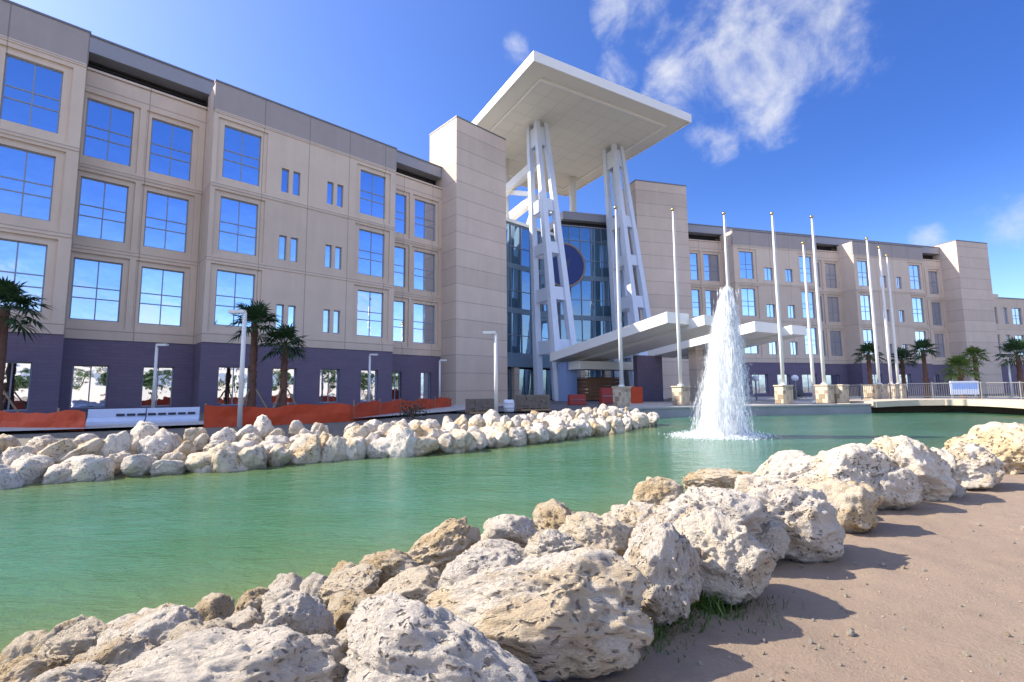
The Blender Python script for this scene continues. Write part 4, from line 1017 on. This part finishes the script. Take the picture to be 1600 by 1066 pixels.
# grit: uncountable crumbs on the sand, one object
b = BM(); rr = random.Random(21)
for i in range(6000):
    x, y = rr.uniform(.6, 8.5), rr.uniform(2.2, 7.2)
    d_ = shore(np.array([[x, y]]))[0][0] if i % 3 == 0 else 2.0
    if y > 1.6 + x * .75 or d_ < 1.3: continue
    s = rr.uniform(.0015, .0045) * (2.2 if rr.random() < .06 else 1); z = -.2 + .018 * noise.noise((x * 1.1 + 3, y * 1.1 - 3, 1.11)) + .012 * noise.noise((x * 3.5 + 8, y * 3.5 - 8, 2.96)) + s * .5
    vs = [b.verts.new((x + s * math.cos(a + i), y + s * math.sin(a + i), z)) for a in (0, 2.1, 4.2)]; t = b.verts.new((x, y, z + s)); 
    for k in range(3): b.faces.new((vs[k], vs[(k + 1) % 3], t))
tag(part('sand_grit', b, 'grit'), kind='stuff') if 'grit' in MATS else (plain('grit', (0.35, 0.27, 0.2), .9, .6, 40), tag(part('sand_grit', b, 'grit'), kind='stuff'))
# grass tufts and weeds at the foot of the rocks
def tuft(px, py, s, n, label, seed, m='grass'):
    rr = random.Random(seed); p = on_z(px, py, -.2); b = BM()
    for i in range(n):
        a = rr.uniform(0, 6.28); r0 = abs(rr.gauss(0, .45)) * s; q = Vector((math.cos(a) * r0 * 1.1, math.sin(a) * r0 * .75, -.01)); h = rr.uniform(.25, 1) * s * .42 * (1 if r0 < .5 * s else .6)
        l_ = Vector((rr.uniform(-.6, .6), rr.uniform(-.6, .6), 1)).normalized(); wv = Vector((-math.sin(a), math.cos(a), 0)) * rr.uniform(.0025, .006)
        m1 = q + l_ * h * .6; tip = q + l_ * h + Vector((l_.x, l_.y, -.25)) * h * .35
        v = [b.verts.new(c) for c in (q - wv, q + wv, m1 + wv * .8, m1 - wv * .8, tip)]; b.faces.new(v[:4]); b.faces.new((v[3], v[2], v[4]))
    o = part('grass_tuft', b, m); o.location = (p.x, p.y, sand_z(p.x, p.y)); tag(o, label, 'grass tuft')
tuft(1112, 948, .42, 700, 'largest dark green grass tuft in the shade below the rounded cream boulder', 1)
tuft(1010, 992, .34, 420, 'dark grass tuft in the shade at the right end of the largest boulder', 2)
tuft(1062, 968, .26, 240, 'thin grass tuft between the two larger shaded ones', 6)
tuft(1243, 852, .17, 260, 'bright sunlit green weed at the foot of the grey dome boulder', 3)
tuft(1196, 878, .16, 120, 'small dark weed below the pale bluish slab', 4)
tuft(1480, 775, .22, 120, 'sparse weed at the foot of the tall knobbly boulder', 5)

# ------------------------------------------------------------------ fountain
FX, FY = 7.25, 16.75
ft = empty('fountain', (FX, FY, WZ), 0, 'tall white fountain jet spraying up from the green pond', 'fountain')
def spraym(t):
    g = t.n('ShaderNodeNewGeometry').outputs['Random Per Island']
    a = t.n('ShaderNodeBsdfDiffuse', {'Color': (.93, .95, .97, 1)}).outputs[0]; tr = t.n('ShaderNodeBsdfTranslucent', {'Color': (.93, .95, .97, 1)}).outputs[0]
    mx = t.n('ShaderNodeMixShader', {0: .5, 1: a, 2: tr}).outputs[0]; tp = t.n('ShaderNodeBsdfTransparent').outputs[0]
    return t.n('ShaderNodeMixShader', {0: t.math('MULTIPLY_ADD', g, .4, .12), 1: tp, 2: mx}).outputs[0]
mat('spray', spraym)
rr = random.Random(4)
def streaks(n, fn):
    b = BM()
    for i in range(n):
        p, l_, w_, tilt = fn(); p = p + Vector((.085 * p.z, 0, 0)) if p.z > .2 else p
        d = Vector((tilt[0], tilt[1], 1)).normalized(); s = d.orthogonal().normalized(); t = d.cross(s)
        top = b.verts.new(p + d * l_ * .5); bot = b.verts.new(p - d * l_ * .5); rg = [b.verts.new(p + (s * math.cos(k * 2.094) + t * math.sin(k * 2.094)) * w_ - d * l_ * .08) for k in range(3)]
        for k in range(3): b.faces.new((rg[k], rg[(k + 1) % 3], top)); b.faces.new((rg[(k + 1) % 3], rg[k], bot))
    return b
HT = 5.15
def rad_at(z):      # outline of the plume: narrow crown, wide foot
    f = z / HT; return (.10 + .80 * (1 - f) ** .72)
def veil():
    z = HT * rr.random() ** 1.05; a = rr.uniform(0, 6.283); ro = rad_at(z); r_ = ro * min(1.12, abs(rr.gauss(.62, .28)))
    clump = .10 * math.sin(a * 5 + z * 1.3) + .06 * math.sin(a * 11 - z * 2.1); r_ += clump * ro
    return Vector((r_ * math.cos(a), r_ * math.sin(a), z)), rr.uniform(.10, .45), rr.uniform(.004, .011), (math.cos(a) * -.13, math.sin(a) * -.13)
def corejet():
    k = rr.randint(0, 5); a = k * 1.05 + .4; z = HT * rr.random() * (1.0 - .06 * (k % 3)); r0 = .55 * (1 - z / HT * .75); s = .045 + .05 * z / HT
    return Vector((r0 * math.cos(a) + rr.gauss(0, s), r0 * math.sin(a) + rr.gauss(0, s), z)), rr.uniform(.15, .55), rr.uniform(.012, .028), (-math.cos(a) * .1, -math.sin(a) * .1)
def mist():
    z = HT * rr.random(); a = rr.uniform(0, 6.283); r_ = rad_at(z) * (.95 + abs(rr.gauss(0, .2)))
    return Vector((r_ * math.cos(a), r_ * math.sin(a), z)), rr.uniform(.02, .09), rr.uniform(.003, .008), (0, 0)
part('water_veil', streaks(22000, veil), 'spray', ft); part('jet_streams', streaks(6000, corejet), 'spray', ft); part('droplets', streaks(9000, mist), 'spray', ft)
def mistm(t):
    co = obj_co(t); st = t.n('ShaderNodeMapping', {'Vector': co, 'Scale': (1.0, 1.0, .30)}).outputs[0]
    n = t.step(t.noise(st, 3.4, 4, .6, .3), .36, .68)
    nd = t.n('ShaderNodeVolumePrincipled', {'Color': (.97, .98, 1, 1), 'Density': t.math('MULTIPLY', n, 3.2), 'Anisotropy': .2})
    return nd.outputs[0]
_m = bpy.data.materials.new('spray_mist'); _m.use_nodes = True; _t = NT(_m.node_tree)
_t.t.links.new(mistm(_t), _t.n('ShaderNodeOutputMaterial').inputs['Volume']); MATS['spray_mist'] = _m
b = BM(); zs = [0.02] + [HT * k / 12 for k in range(1, 13)] + [HT + .12]
tube(b, [(.085 * z, 0, z) for z in zs], [rad_at(min(z, HT)) * .92 for z in zs[:-1]] + [.06], 20); part('mist_core', b, 'spray_mist', ft)
def foam():
    a = rr.uniform(0, 6.283); r_ = abs(rr.gauss(.7, .3)); return Vector((r_ * math.cos(a) * 1.3 - .12, r_ * math.sin(a), abs(rr.gauss(0.02, .06)))), rr.uniform(.03, .10), rr.uniform(.015, .05), (rr.uniform(-3, 3), rr.uniform(-3, 3))
part('splash_foam', streaks(5200, foam), 'spray', ft)

# ------------------------------------------------------------------ what the mirror windows see behind the camera
def leafy(name, loc, h, label, seed):
    rr = random.Random(seed); e = empty(name, loc, 0, label, 'tree', 'trees across the road')
    b = BM(); tube(b, [(0, 0, -.3), (.1, 0, h * .3), (0, .1, h * .7)], [.28, .2, .08], 8)
    for k in range(5): a = k * 1.26; tube(b, [(0, 0, h * .35 + k * .2), (math.cos(a) * h * .25, math.sin(a) * h * .25, h * .65)], [.09, .03], 5)
    part('trunk', b, 'palm_bark', e); b = BM(); cs = [Vector((rr.gauss(0, .2), rr.gauss(0, .2), rr.uniform(.42, .9))) * h for _ in range(12)]
    for i in range(1500):
        p = rr.choice(cs) + Vector((rr.gauss(0, 1), rr.gauss(0, 1), rr.gauss(0, .8))) * h * .085; q = Vector((rr.uniform(-1, 1), rr.uniform(-1, 1), rr.uniform(-1, 1))).normalized() * .28; s = q.orthogonal().normalized() * .13
        quad(b, p - q, p + s, p + q, p - s)
    part('crown', b, 'tree_leaf', e)
for i, (u, v) in enumerate(((-6, 92), (0, 88), (8, 95), (15, 90), (24, 97), (33, 91), (42, 96), (52, 90), (64, 95), (76, 92))):
    q = PL + UL * u + NL * v; leafy('tree', (q.x, q.y, -.2), 5.5 + (i * 37 % 5) * .6, 'round leafy tree in the row across the road behind the camera', 40 + i)
q = PL + UL * 20 + NL * 120; fb = empty('long_building', (q.x, q.y, -.2), RL, 'long pale low building across the road behind the camera', 'building')
b = BM(); box(b, -60, 60, 0, 14, 0, 8.2); part('wall', b, 'far_wall', fb); b = BM(); box(b, -60.5, 60.5, -.4, 14.4, 8.203, 8.8); part('roof', b, 'roof_fascia', fb)
for k in range(20):
    b = BM(); box(b, -57 + k * 6, -54 + k * 6, 14.0, 14.06, 3.6, 6.2); part('window', b, 'window_frame', fb)
